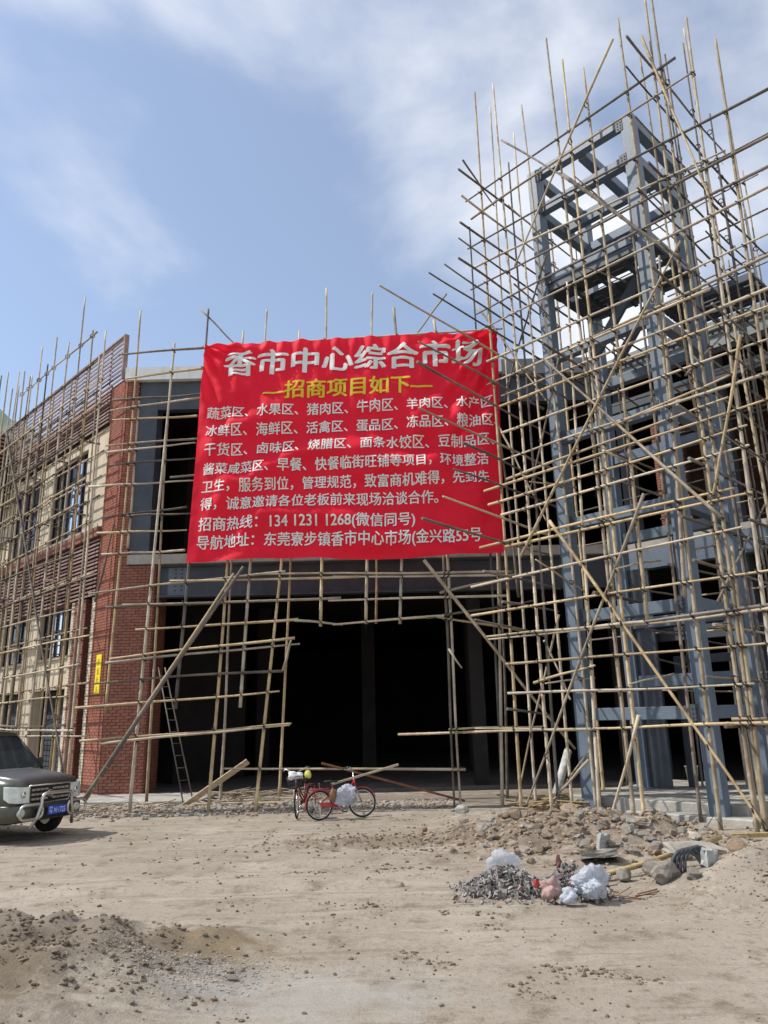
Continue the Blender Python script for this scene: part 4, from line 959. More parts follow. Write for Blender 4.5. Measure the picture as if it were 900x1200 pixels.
  ('transom','X',(-11.42,25.55,4.58),(-12.35,24.56,4.52),0.031),
  ('transom','X',(-11.3,25.42,6.55),(-12.21,24.41,6.46),0.031),
  ('transom','X',(-11.24,25.36,8.72),(-12.25,24.46,8.84),0.031),
  ('transom','X',(-11.33,25.44,11.21),(-12.52,24.74,11.29),0.031),
  ('transom','X',(-13.07,27.22,2.06),(-13.81,26.05,2.1),0.031),
  ('transom','X',(-13.02,27.17,4.57),(-13.74,25.98,4.64),0.031),
  ('transom','X',(-12.97,27.12,6.5),(-14.13,26.37,6.49),0.031),
  ('transom','X',(-12.91,27.05,8.77),(-13.99,26.23,8.71),0.031),
  ('transom','X',(-12.87,27.02,11.13),(-14.02,26.26,11.11),0.031),
  ('transom','X',(-14.83,29.01,1.95),(-15.63,27.9,1.9),0.031),
  ('transom','X',(-14.78,28.97,4.58),(-15.59,27.86,4.62),0.031),
  ('transom','X',(-14.77,28.95,6.38),(-15.75,28.02,6.4),0.031),
  ('transom','X',(-14.81,28.99,8.81),(-15.65,27.92,8.85),0.031),
  ('transom','X',(-14.86,29.04,11.27),(-15.77,28.04,11.21),0.031),
 ],
}

def bamboo(a, b_, r, seed):
    a, b_ = V(*a), V(*b_); L = (b_ - a).length; d = (b_ - a) / L
    s = d.cross(EZ if abs(d.z) < .9 else EX).normalized(); q = d.cross(s)
    rn = random.Random(seed); amp = rn.uniform(.1, 1) * .007 * L * (.6 if L > 8 else 1); ph = rn.uniform(0, 6.28); k1 = rn.uniform(.7, 1.6)
    pts, rad = [], []; bm = bmesh.new(); x = 0; node = rn.uniform(.28, .42); flip = rn.random() < .5
    marks = []
    while x < L:
        marks.append(x); x += node * rn.uniform(.85, 1.1) * (1.3 if L > 8 else 1)
    marks.append(L)
    def P(t):
        w_ = sin(pi * t) * amp; c1 = rn_off[0]; 
        return a + d * (t * L) + s * (w_ * cos(ph) + .009 * sin(9 * t * k1 + ph) * min(1, L / 4)) + q * (w_ * sin(ph) + .009 * cos(7 * t * k1))
    rn_off = (0,)
    for i, mk_ in enumerate(marks):
        t = mk_ / L; tt = 1 - t if flip and abs(d.z) < .8 else t
        rr = r * (1.12 - .42 * tt)
        if 0 < i < len(marks) - 1:
            for o_, k in ((-.03, .97), (0, 1.14), (.03, .97)):
                pts.append(P(max(0, min(1, t + o_ / L)))); rad.append(rr * k)
        else: pts.append(P(t)); rad.append(rr)
    tube(bm, pts, r, 6, radii=rad)
    # dark nodes
    n = 6
    for f in bm.faces: pass
    return bm
def crossing(p, q):
    """closest approach of two poles -> (distance, point)"""
    a, b_ = V(*p[2]), V(*p[3]); c, d = V(*q[2]), V(*q[3]); u, v, w_ = b_ - a, d - c, a - c
    A_, B_, C_, D_, E_ = u.dot(u), u.dot(v), v.dot(v), u.dot(w_), v.dot(w_); den = A_ * C_ - B_ * B_
    if den < 1e-6: return None
    s = (B_ * E_ - C_ * D_) / den; t = (A_ * E_ - B_ * D_) / den
    if not (0 <= s <= 1 and 0 <= t <= 1): return None
    x, y = a + u * s, c + v * t; return (x - y).length, (x + y) / 2, v.normalized()
info = {'tower': ('tower of bamboo poles lashed round the blue steel frame', 'bamboo scaffold'),
        'portal': ('bamboo scaffold across the dark entrance carrying the red banner', 'bamboo scaffold'),
        'wing': ('dense bamboo scaffold along the cream and brick left wing', 'bamboo scaffold')}
names = {'upright': 'upright_pole', 'ledger': 'ledger_pole', 'brace': 'brace_pole', 'transom': 'transom_pole'}
def off_for(kind, pl):   # ledgers lie outside or inside the uprights they are tied to
    if kind != 'ledger': return V(0, 0, 0)
    if pl in ('F', 'G', 'K'): return NW * .085
    if pl in ('S', 'M'): return -UA * .085
    if pl in ('PF', 'PB', 'PL'): return -EY * .08
    return V(0, 0, 0)
def shade_toned(key, kind, pl, a, b_):  # dark tone by height and side paints backlit shade, with random variation
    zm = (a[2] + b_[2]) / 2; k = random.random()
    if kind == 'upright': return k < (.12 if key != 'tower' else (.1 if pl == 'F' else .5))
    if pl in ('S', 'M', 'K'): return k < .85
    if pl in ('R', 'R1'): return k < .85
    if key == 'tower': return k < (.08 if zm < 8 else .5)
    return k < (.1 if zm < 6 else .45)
sid = 0
for key, L_ in POLES.items():
    root = empty('bamboo_scaffold', (0, 0, 0), label=info[key][0], cat=info[key][1], group='bamboo scaffolds round the building')
    plist = []
    for kind, pl, a, b_, r in L_:
        sid += 1; o_ = off_for(kind, pl); a = tuple(V(*a) + o_); b_ = tuple(V(*b_) + o_)
        obj(names[kind], bamboo(a, b_, r, sid), M['bamboo_shade' if shade_toned(key, kind, pl, a, b_) else 'bamboo'], root); plist.append((kind, pl, a, b_, r))
    lb = bmesh.new(); nl = 0
    ups = [p for p in plist if p[0] == 'upright']; oth = [p for p in plist if p[0] != 'upright']
    for p in ups:
        for q in oth:
            c_ = crossing(p, q)
            if c_ and c_[0] < .16 and nl < 1500:
                nl += 1; t = c_[2]; x = c_[1]
                rr = p[4] + q[4] * .75
                s1 = (V(*p[3]) - V(*p[2])).normalized(); n_ = s1.cross(t).normalized(); dia = (s1 + t).normalized()
                pts = [x + dia.cross(n_) * (rr * 1.15 * cos(k * pi / 3)) + n_ * (rr * 1.25 * sin(k * pi / 3)) for k in range(6)]
                tube(lb, pts, .016, 3, closed=True)
                if random.random() < .25: tube(lb, [x, x + V(random.uniform(-.05, .05), -.05, -random.uniform(.12, .3))], .006, 3)
    obj('lashings', lb, M['lash'], root, kind='stuff')

# ---------------------------------------------------------------- red banner
BY = 18.36
C_TL, C_TR, C_BR, C_BL = V(-4.80, BY, 12.06), V(3.22, BY, 12.29), V(3.06, BY, 6.02), V(-5.02, BY, 5.95)
def banner(s, t, lift=0.):
    s0 = s; t0 = t
    top = C_TL.lerp(C_TR, s); bot = C_BL.lerp(C_BR, s); p = top.lerp(bot, t)
    p = p + V(0, 0, -.05 * abs(sin(pi * s * 9)) * (1 - t) ** 4) + V(0, 0, .07 * sin(pi * s) * sin(pi * 2.2 * s) * t ** 3)
    n = fbm(s * 3, t * 3, 1.7, 3, 1.)
    d = .035 * sin(2 * pi * 17 * s + 5 * n) * math.exp(-4 * t)
    d += .09 * sin(2 * pi * (3.4 * t - 1.9 * (2 * s - 1.0) ** 2 * .55 + 1.1 * n)) * sstep(.05, .5, t) * sstep(0, .12, s) * sstep(1, .9, s)
    fan = math.atan2(t + .02, (1.03 - s) * 1.3)                # folds fanning down from the top right corner
    d += .085 * sin(fan * 22 + 3 * n) * sstep(.55, .95, s) * sstep(1.05, .5, t) * .9
    fan2 = math.atan2(t + .02, (s + .03) * 1.3)
    d += .05 * sin(fan2 * 22 + 2 * n) * sstep(.4, .05, s) * sstep(1.0, .5, t)
    d += .06 * fbm(s * 4, t * 2, 9.3, 3, 1.) - .10 * sin(pi * s) * sin(pi * min(1, t * .9))
    d += .022 * fbm(s * 22, t * 12, 2.2, 3, 1.) + .05 * abs(fbm(s * 7 + t * 4, t * 7 - s * 2, 7.7, 2, 1.))
    return p + V(0, d - lift, 0)
bm = bmesh.new(); NU, NV = 230, 150; gr = [[bm.verts.new(banner(i / NU, j / NV)) for i in range(NU + 1)] for j in range(NV + 1)]
for j in range(NV):
    for i in range(NU): bm.faces.new((gr[j][i], gr[j + 1][i], gr[j + 1][i + 1], gr[j][i + 1]))
BN = obj('red_banner', bm, M['banner'], smooth=True, label='big red cloth banner with white and yellow Chinese lettering tied on the scaffold', cat='banner')
BNW = 8.1; BNH = 6.2
def text_mesh(body, off):
    cu = bpy.data.curves.new('t', 'FONT'); cu.body = body; cu.offset = off; cu.resolution_u = 3; cu.fill_mode = 'FRONT'
    o = bpy.data.objects.new('t', cu); COL.objects.link(o); dg = bpy.context.evaluated_depsgraph_get(); dg.update()
    me = bpy.data.meshes.new_from_object(o.evaluated_get(dg)); bpy.data.objects.remove(o); bpy.data.curves.remove(cu); return me
def banner_text(body, s0, s1, tc, th, mt, off, lab=None):
    me = text_mesh(body, 0); y0, y1 = -.09, .86
    x0 = min(v.co.x for v in me.vertices); x1 = max(v.co.x for v in me.vertices)
    allv = bmesh.new(); allv.from_mesh(me); bpy.data.meshes.remove(me)
    bmesh.ops.remove_doubles(allv, verts=allv.verts[:], dist=1e-5)
    nx = int((s1 - s0) * 150); ny = max(2, int(th * 90))
    for k in range(1, nx): bmesh.ops.bisect_plane(allv, geom=allv.verts[:] + allv.edges[:] + allv.faces[:], plane_co=(x0 + (x1 - x0) * k / nx, 0, 0), plane_no=(1, 0, 0))
    for k in range(1, ny): bmesh.ops.bisect_plane(allv, geom=allv.verts[:] + allv.edges[:] + allv.faces[:], plane_co=(0, y0 + (y1 - y0) * k / ny, 0), plane_no=(0, 1, 0))
    base = bpy.data.meshes.new('b'); allv.to_mesh(base); allv.free(); out_ = bmesh.new()
    for q, (dx, dy) in enumerate(((0, 0), (-off, -off * .3), (off, -off * .3), (0, off * .6))):
        n0 = len(out_.verts); out_.from_mesh(base); out_.verts.ensure_lookup_table()
        for v in out_.verts[n0:]:
            x, y = v.co.x + dx, v.co.y + dy
            v.co = banner(s0 + (x - x0) / (x1 - x0) * (s1 - s0), tc - ((y - y0) / (y1 - y0) - .5) * th, .020 + .0025 * q)
    bpy.data.meshes.remove(base)
    obj('lettering', out_, mt, BN, label=lab, smooth=True)
W_, Y_ = M['text_white'], M['text_yellow']
banner_text('香市中心综合市场', .075, .945, .105, .125, W_, .032, 'large white title lettering')
banner_text('—招商项目如下—', .21, .775, .245, .088, Y_, .026, 'yellow second line of lettering')
rows_ = [('蔬菜区、水果区、猪肉区、牛肉区、羊肉区、水产区、', .03, .99, .34), ('冰鲜区、海鲜区、活禽区、蛋品区、冻品区、粮油区、', .03, .99, .425),
         ('干货区、卤味区、烧腊区、面条水饺区、豆制品区、', .03, .975, .51), ('酱菜咸菜区、早餐、快餐临街旺铺等项目，环境整洁', .03, .955, .595),
         ('卫生，服务到位，管理规范，致富商机难得，先到先', .03, .955, .675), ('得，诚意邀请各位老板前来现场洽谈合作。', .03, .79, .752)]
for tx, a, b_, tt in rows_: banner_text(tx, a, b_, tt, .056, W_, .016)
banner_text('招商热线：134 1231 1268(微信同号)', .03, .715, .84, .060, W_, .018)
banner_text('导航地址：东莞寮步镇香市中心市场(金兴路55号', .03, .925, .918, .060, W_, .018)

# ---------------------------------------------------------------- car
car = empty('parked_suv', (-6.53, 15.1, gheight(-6.3, 14.6) + .02), radians(-25), 'dusty olive grey off road car with chrome bull bar parked by the left wing', 'car')
car.scale = (.98, .96, 1.10)
def cobj(name, bm, mt, parent=car, **k): return obj(name, bm, mt, parent, **k)
def section(x, hw, zb, zt, cr=.03, sh=.06):
    half = [(0, zb), (hw * .86, zb), (hw * .97, zb + .07), (hw, zb + .22), (hw, zt - .22), (hw * .985, zt - sh - .04), (hw * .93, zt - .015), (hw * .72, zt + cr * .5), (0, zt + cr)]
    return [V(x, y, z) for y, z in half] + [V(x, -y, z) for y, z in half[-2:0:-1]]
def loft(bm, secs, cap=True):
    R = [[bm.verts.new(p) for p in s] for s in secs]; n = len(R[0])
    for a, b_ in zip(R, R[1:]):
        for k in range(n): bm.faces.new((a[k], a[(k + 1) % n], b_[(k + 1) % n], b_[k])).smooth = True
    if cap: bm.faces.new(R[0][::-1]); bm.faces.new(R[-1])
# local x runs forward; x = 0 at the front bumper
bm = bmesh.new()
loft(bm, [section(-.015, .60, .50, .86), section(-.05, .74, .42, .93), section(-.16, .84, .36, .97), section(-.40, .885, .33, 1.0), section(-.8, .90, .32, 1.035),
          section(-1.1, .905, .32, 1.06, .02), section(-1.3, .905, .32, 1.09, .0), section(-3.2, .905, .32, 1.10, 0), section(-4.3, .89, .34, 1.12, 0), section(-4.6, .84, .40, 1.10, 0), section(-4.68, .74, .48, 1.05, 0)])
bmesh.ops.recalc_face_normals(bm, faces=bm.faces[:])
body = cobj('body', bm, [M['paint_car'], M['black']])
cb = bmesh.new()
for wx in (-.86, -3.62):
    for sy in (-1, 1):
        g_ = bmesh.ops.create_cone(cb, cap_ends=True, segments=28, radius1=.43, radius2=.43, depth=.5, matrix=Matrix.Translation((wx, sy * .86, .40)) @ Matrix.Rotation(pi / 2, 4, 'X'))
cut = obj('cutter', cb, M['black'])
md = body.modifiers.new('b', 'BOOLEAN'); md.object = cut; md.operation = 'DIFFERENCE'; md.solver = 'EXACT'; cut.matrix_world = car.matrix_world
cut.parent = car; cut.matrix_local = Matrix()
dg = bpy.context.evaluated_depsgraph_get(); dg.update(); nm = bpy.data.meshes.new_from_object(body.evaluated_get(dg))
body.modifiers.clear(); body.data = nm; bpy.data.objects.remove(cut)
bm = bmesh.new()
def hsec(x, hw, z): return [V(x, hw * k / 6, z + .035 * (1 - (k / 6) ** 2) + (.012 if abs(k) in (4,) else 0)) for k in range(-6, 7)]
hs = [hsec(-.10, .60, .935), hsec(-.16, .66, .985), hsec(-.4, .71, 1.02), hsec(-.8, .74, 1.055), hsec(-1.05, .76, 1.08), hsec(-1.18, .76, 1.10)]
R = [[bm.verts.new(p) for p in s] for s in hs]
for a, b_ in zip(R, R[1:]):
    for k in range(12): bm.faces.new((a[k], a[k + 1], b_[k + 1], b_[k])).smooth = True
g_ = bmesh.ops.extrude_face_region(bm, geom=bm.faces[:])
for v in g_['geom']:
    if isinstance(v, bmesh.types.BMVert): v.co.z -= .04
bmesh.ops.recalc_face_normals(bm, faces=bm.faces[:])
cobj('hood', bm, M['hood_car'])
# cabin
bz, rz_ = 1.11, 1.72
base = [V(-1.16, .80, bz), V(-1.16, -.80, bz), V(-4.5, -.80, bz), V(-4.5, .80, bz)]
roof_ = [V(-1.88, .62, rz_), V(-1.88, -.62, rz_), V(-4.25, -.64, rz_), V(-4.25, .64, rz_)]
bm = bmesh.new(); bm.faces.new([bm.verts.new(p) for p in (base[0], base[1], roof_[1], roof_[0])]); cobj('windscreen', bm, M['wind'])
for sgn, (a, b_) in ((1, (0, 3)), (-1, (1, 2))):
    bm = bmesh.new(); bm.faces.new([bm.verts.new(p) for p in (base[a], roof_[a], roof_[b_], base[b_])]); cobj('side_window', bm, M['wind'])
bm = bmesh.new(); bm.faces.new([bm.verts.new(p) for p in (base[2], base[3], roof_[3], roof_[2])]); cobj('rear_window', bm, M['wind'])
bm = bmesh.new(); loft(bm, [[V(x, y, z) for y, z in ((-hw, zz_), (-hw * .96, zz_ + .05), (-hw * .5, zz_ + .075), (hw * .5, zz_ + .075), (hw * .96, zz_ + .05), (hw, zz_))] for x, hw, zz_ in ((-1.82, .62, rz_ - .03), (-2.0, .65, rz_), (-3.2, .67, rz_ + .01), (-4.3, .65, rz_ - .01))])
cobj('roof', bm, M['paint_car'])
for a in (0, 1): 
    tubeobj('pillar', [base[a] + V(0, 0, -.02), roof_[a]], .035, M['black'], car)
for sy in (-1, 1):
    for x0, x1 in ((-2.75, -2.8), (-3.65, -3.65), (-4.5, -4.25)): tubeobj('pillar', [V(x0, sy * .80, bz), V(x1, sy * .635, rz_)], .04, M['paint_car'], car)
    tubeobj('roof_rail', [V(-2.5, sy * .57, rz_ + .04), V(-2.6, sy * .57, rz_ + .12), V(-4.0, sy * .57, rz_ + .12), V(-4.1, sy * .57, rz_ + .04)], .018, M['chrome_dim'], car)
    bm = bmesh.new(); abox(bm, (-1.52, -1.42), tuple(sorted((sy * .86, sy * 1.06))), (1.13, 1.29)); bevel(bm, .03, 2); mo = cobj('wing_mirror', bm, M['paint_car'])
    tubeobj('mirror_arm', [V(-1.46, sy * .80, 1.12), V(-1.46, sy * .9, 1.16)], .02, M['black'], mo)
    tubeobj('wiper', [V(-1.18, sy * .1 + .1, 1.13), V(-1.38, sy * .35 + .25, 1.28)], .009, M['black'], car, 5)
# grille, lights, bumper, bull bar
bm = bmesh.new(); abox(bm, (-.06, .005), (-.46, .46), (.60, .885)); bevel(bm, .02); gri = cobj('grille', bm, M['black'])
tubeobj('grille_frame', [V(.012, y, z) for y, z in ((-.47, .60), (.47, .60), (.50, .89), (-.50, .89))], .014, M['chrome_dim'], gri, 6, True)
for z in (.67, .745, .82):
    bm = bmesh.new()
    for k in range(9):
        y = -.40 + k * .1
        if abs(y) > .08: pbox(bm, V(.008, y, z), V(0, .05, .0).normalized(), EX, V(0, .0, 1), (-.042, .042), (-.01, .012), (-.016, .016))
    cobj('grille_bar', bm, M['chrome_dim'], gri)
tubeobj('badge', [V(.03, .075 * cos(a), .745 + .055 * sin(a)) for a in [k * pi / 8 for k in range(16)]], .010, M['chrome'], gri, 6, True)
for sy in (-1, 1):
    bm = bmesh.new(); lo, hi = [], []
    pr_ = [(.035, .50), (.0, .72), (-.09, .865), (-.20, .905), (-.24, .80), (-.12, .50)]
    z0s = [.62, .625, .64, .70, .70, .62]; z1s = [.875, .88, .89, .90, .90, .875]
    lo = [bm.verts.new((x + .012, sy * y, z0s[i])) for i, (x, y) in enumerate(pr_)]; hi = [bm.verts.new((x + .012 - .03, sy * y, z1s[i])) for i, (x, y) in enumerate(pr_)]
    bm.faces.new(lo); bm.faces.new(hi)
    for i in range(6): bm.faces.new((lo[i], lo[(i + 1) % 6], hi[(i + 1) % 6], hi[i]))
    bmesh.ops.recalc_face_normals(bm, faces=bm.faces[:]); bevel(bm, .012, 2); hl = cobj('headlight', bm, M['lens'])
    bm = bmesh.new(); bmesh.ops.create_uvsphere(bm, u_segments=12, v_segments=8, radius=.05, matrix=Matrix.Translation((.03, sy * .63, .76)) @ Matrix.Diagonal((.35, 1, 1, 1))); cobj('bulb', bm, M['chrome'], hl, smooth=True)
    bm = bmesh.new(); bmesh.ops.create_uvsphere(bm, u_segments=14, v_segments=8, radius=.085, matrix=Matrix.Translation((.035, sy * .66, .47)) @ Matrix.Diagonal((.3, 1.2, .8, 1))); cobj('fog_lamp', bm, M['lens'], car, smooth=True)
bm = bmesh.new()
bs = []
for y, x in ((-.92, -.34), (-.90, -.15), (-.80, -.0), (-.55, .06), (0, .08), (.55, .06), (.80, .0), (.90, -.15), (.92, -.34)):
    bs.append([V(x + dx, y, z) for dx, z in ((-.12, .33), (-.01, .33), (.0, .42), (.0, .53), (-.02, .585), (-.12, .60))])
loft(bm, bs); bmesh.ops.recalc_face_normals(bm, faces=bm.faces[:]); bmp = cobj('bumper', bm, M['paint_car'])
bm = bmesh.new(); abox(bm, (.07, .092), (-.42, .42), (.36, .52)); bevel(bm, .01); cobj('air_intake', bm, M['black'], bmp)
def rr(y0, y1, z0, z1, r, x):
    P = []
    for cy_, cz_, a in ((y1 - r, z1 - r, 0), (y0 + r, z1 - r, 90), (y0 + r, z0 + r, 180), (y1 - r, z0 + r, 270)):
        for k in range(6): P.append(V(x - .16 * (max(0, abs(cy_ + r * cos(radians(a + k * 18))) - .6)), cy_ + r * cos(radians(a + k * 18)), cz_ + r * sin(radians(a + k * 18))))
    return P
bb = empty('bull_bar', parent=car)
tubeobj('side_loop', rr(.30, .80, .37, .60, .11, .19), .026, M['chrome_dim'], bb, 8, True)
tubeobj('side_loop', rr(-.80, -.30, .37, .60, .11, .19), .026, M['chrome_dim'], bb, 8, True)
hoop = [V(.12, -.50, .22), V(.2, -.42, .40), V(.22, -.36, .60)] + [V(.22, -.36 + .1 - .1 * cos(k * pi / 8), .66 + .1 * sin(k * pi / 8)) for k in range(5)] + [V(.22, .26 + .1 * sin(k * pi / 8), .66 + .1 * cos(k * pi / 8)) for k in range(5)] + [V(.22, .36, .60), V(.2, .42, .40), V(.12, .50, .22)]
tubeobj('centre_hoop', hoop, .032, M['chrome_dim'], bb, 10)
pl_ = bmesh.new(); abox(pl_, (.235, .242), (-.22, .22), (.415, .555)); bevel(pl_, .004); pb = cobj('number_plate', pl_, M['plate_blue'])
me = text_mesh('粤 N·1725', .02); xs_ = [v.co.x for v in me.vertices]
for v in me.vertices: v.co = V(.2445, -.195 + (v.co.x - min(xs_)) / (max(xs_) - min(xs_)) * .39, .437 + v.co.y * .125)
me.materials.append(M['plate_text']); link('plate_lettering', me, pb)
for wx in (-.86, -3.62):
    for sy in (-1, 1):
        wh = empty('wheel', (wx, sy * .78, .37), parent=car)
        bm = bmesh.new(); prof = [(.24, -.11), (.34, -.12), (.37, -.08), (.375, 0), (.37, .08), (.34, .12), (.24, .11)]
        Rg = [[bm.verts.new((r * cos(2 * pi * k / 28), y, r * sin(2 * pi * k / 28))) for k in range(28)] for r, y in prof]
        for a, b_ in zip(Rg, Rg[1:]):
            for k in range(28): bm.faces.new((a[k], a[(k + 1) % 28], b_[(k + 1) % 28], b_[k])).smooth = True
        cobj('tyre', bm, M['tyre'], wh)
        bm = bmesh.new(); bmesh.ops.create_cone(bm, cap_ends=True, segments=24, radius1=.235, radius2=.235, depth=.14, matrix=Matrix.Rotation(pi / 2, 4, 'X')); 
        for k in range(6): pbox(bm, V(0, sy * .08, 0), V(cos(k * pi / 3), 0, sin(k * pi / 3)), EY, V(-sin(k * pi / 3), 0, cos(k * pi / 3)), (.04, .22), (-.02, .02), (-.03, .03))
        cobj('rim', bm, M['chrome_dim'], wh)
bm = bmesh.new(); abox(bm, (-4.3, -.3), (-.7, .7), (.28, .36)); cobj('underbody', bm, M['black'])

# ---------------------------------------------------------------- bicycles
def bicycle(name, loc, rz, mt, label, lean=.05, steer=0., basket=False, small=.30):
    b0 = empty(name, loc, rz, label, 'bicycle', 'bicycles left at the entrance'); b0.rotation_euler = (lean, 0, rz)
    r = small; F_, Rr = V(.50, 0, r), V(-.48, 0, r)
    st = Matrix.Translation((.42, 0, 0)) @ Matrix.Rotation(steer, 4, 'Z') @ Matrix.Translation((-.42, 0, 0))
    def wheel(c, M_=None):
        wv = empty('wheel', parent=b0)
        if M_: wv.matrix_local = M_
        tubeobj('tyre', arc(c, r - .018, 0, 2 * pi * 31 / 32, 31), .019, M['tyre'], wv, 7, True)
        tubeobj('rim', arc(c, r - .042, 0, 2 * pi * 31 / 32, 31), .010, M['chrome'], wv, 5, True)
        bm = bmesh.new()
        for k in range(24):
            a = k * pi / 12; tube(bm, [c + V(.02 * cos(a + 1), .02 * (1 if k % 2 else -1), .02 * sin(a + 1)), c + V((r - .045) * cos(a), 0, (r - .045) * sin(a))], .0022, 3, caps=False)
        tube(bm, [c - EY * .05, c + EY * .05], .018, 8); obj('spokes', bm, M['chrome'], wv, kind='stuff')
        mg = tubeobj('mudguard', arc(c, r + .018, radians(5 if c.x < 0 else 20), radians(200 if c.x < 0 else 150), 14), .012, mt, wv, 5)
    wheel(Rr); wheel(F_, st)
    hd0, hd1 = V(.36, 0, .62), V(.32, 0, .80); bbk = V(-.06, 0, .27); seat = V(-.20, 0, .72)
    fr = bmesh.new()
    tube(fr, [hd0, hd1], .022, 8); tube(fr, [hd0, V(.15, 0, .42), bbk], .020, 8); tube(fr, [hd1 - EZ * .06, V(.1, 0, .50), bbk + V(.0, 0, .1)], .016, 8); tube(fr, [bbk, seat], .017, 8)
    for sy in (-.045, .045): tube(fr, [bbk + EY * sy * .6, Rr + EY * sy], .010, 6); tube(fr, [V(-.16, sy * .5, .60), Rr + EY * sy], .008, 6)
    obj('frame', fr, mt, b0)
    fk = bmesh.new(); tube(fk, [hd1 + EZ * .08, hd0 - EZ * .02], .016, 8)
    for sy in (-.05, .05): tube(fk, [hd0 - EZ * .02 + EY * sy * .4, hd0 + V(.02, sy, -.05), F_ + EY * sy], .011, 6)
    o = obj('fork', fk, M['chrome_dim'], b0); o.matrix_local = st
    hb_ = [V(.30, 0, .92)]; L_ = [V(.17, .29, 1.03), V(.24, .25, 1.045), V(.30, .13, .985), V(.32, 0, .93), V(.30, -.13, .985), V(.24, -.25, 1.045), V(.17, -.29, 1.03)]
    h_ = tubeobj('handlebar', L_, .012, M['chrome'], b0, 7); h_.matrix_local = st
    o = tubeobj('stem', [hd1, V(.32, 0, .93)], .014, M['chrome'], h_, 7)
    for sy in (1, -1): tubeobj('grip', [V(.12, sy * .305, 1.02), V(.20, sy * .275, 1.04)], .017, M['black'], h_, 7); tubeobj('brake_lever', [V(.24, sy * .24, 1.03), V(.22, sy * .28, .99), V(.15, sy * .31, .99)], .005, M['chrome'], h_, 5)
    bm = bmesh.new(); blob(bm, (-.24, 0, .77), .1, 2, .06, 1.35, .8, .33); blob(bm, (-.12, 0, .765), .055, 2, .05, 1.4, .7, .4); obj('saddle', bm, M['black'], b0, smooth=True)
    tubeobj('seat_post', [seat, V(-.21, 0, .75)], .012, M['chrome'], b0, 6)
    rk = bmesh.new()
    for sy in (-.07, .07): tube(rk, [V(-.20, sy, .62), V(-.66, sy, .64)], .006, 5); tube(rk, [V(-.62, sy, .63), Rr + EY * sy * .8], .006, 5)
    for x in (-.3, -.42, -.54, -.66): tube(rk, [V(x, -.07, .635), V(x, .07, .635)], .005, 5)
    obj('rear_rack', rk, mt, b0)
    bm = bmesh.new(); pbox(bm, bbk, (Rr - bbk).normalized(), EY, EZ, (-.08, .40), (-.075, -.055), (-.03, .06)); bevel(bm, .01); obj('chain_guard', bm, mt, b0)
    ck = bmesh.new(); tube(ck, [bbk + V(0, -.09, 0), bbk + V(.1, -.09, -.12)], .009, 6); tube(ck, [bbk + V(0, .09, 0), bbk + V(-.1, .09, .12)], .009, 6); tube(ck, [bbk - EY * .09, bbk + EY * .09], .014, 6)
    cr_ = obj('crank', ck, M['chrome'], b0)
    for s_, p in ((-1, bbk + V(.1, -.14, -.12)), (1, bbk + V(-.1, .14, .12))):
        bm = bmesh.new(); abox(bm, (p.x - .045, p.x + .045), (p.y - .045, p.y + .045), (p.z - .012, p.z + .012)); obj('pedal', bm, M['black'], cr_)
    tubeobj('kickstand', [Rr + V(.03, .05, -.02), Rr + V(.08, .17, -r + .01)], .009, M['white'], b0, 6)
    if basket:
        bk_ = bmesh.new()
        for z, k in ((.66, .8), (.73, .87), (.80, .94), (.87, 1.)):
            tube(bk_, [V(.40, -.16 * k, z), V(.40 + .26 * k, -.16 * k, z), V(.40 + .26 * k, .16 * k, z), V(.40, .16 * k, z)], .005, 4, True)
        for q in range(8):
            yy = -.16 + q * .32 / 7; tube(bk_, [V(.60, yy * .8, .66), V(.66, yy, .87)], .004, 4); tube(bk_, [V(.40, yy * .8, .66), V(.40, yy, .87)], .004, 4)
        for q in range(5): xx = .42 + q * .05; tube(bk_, [V(xx, -.128, .66), V(xx, .128, .66)], .004, 4); tube(bk_, [V(xx, -.128, .66), V(xx, -.16, .87)], .004, 4); tube(bk_, [V(xx, .128, .66), V(xx, .16, .87)], .004, 4)
        o = obj('basket', bk_, M['hose'], b0); o.matrix_local = st
    return b0
bA = bicycle('bicycle', (-1.08, 17.12, gheight(-1.1, 17.1)), radians(24), M['bike_red'], 'bright red bicycle turned to the right with a bag on its frame', -.06, -.25)
bB = bicycle('bicycle', (-1.94, 17.75, gheight(-1.8, 17.6)), radians(-104), M['bike_dark'], 'dark maroon bicycle seen from the front with a loaded basket', .07, .25, True)
bm = bmesh.new(); blob(bm, (0, 0, 0), .12, 3, .6, 1.1, .9, .6, seed=3)
o = obj('white_bundle', bm, M['white'], smooth=True, label='white bundle lying in the front basket of the maroon bicycle', cat='bundle'); o.location = (-2.07, 17.22, .90)
def crumple(name, loc, size, mt, label, cat, seed, sub=4, sc=(1, 1, 1), cut=-.5):
    bm = bmesh.new(); bmesh.ops.create_icosphere(bm, subdivisions=sub, radius=1)
    for v in bm.verts:
        d = v.co.normalized(); k = 1 + .8 * noise.noise(d * 1.1 + V(seed, seed * 2, 0)) - .30 * abs(noise.noise(d * 3.2 + V(seed, 0, 3))) - .26 * abs(noise.noise(V(d.x * 9, d.y * 5, d.z * 6) + V(0, seed, 0))) + .10 * noise.noise(d * 17)
        v.co = V(d.x * k * sc[0], d.y * k * sc[1], max(d.z * k * sc[2], cut * sc[2])) * size
    o = obj(name, bm, mt, smooth=True, label=label, cat=cat); o.location = loc; return o
crumple('plastic_bag', (-.93, 16.93, .50), .19, M['bag'], 'white and pale blue plastic bag hanging on the red bicycle frame', 'bag', 5.5, 5, (1.35, .4, 1.1), -2)
bm = bmesh.new(); blob(bm, (0, 0, 0), .10, 3, .35, .75, .5, 1.3, seed=5)
o = obj('cloth_pouch', bm, M['sack'], smooth=True, label='small tan cloth pouch beside the bag on the red bicycle', cat='pouch'); o.location = (-1.24, 16.92, .50)
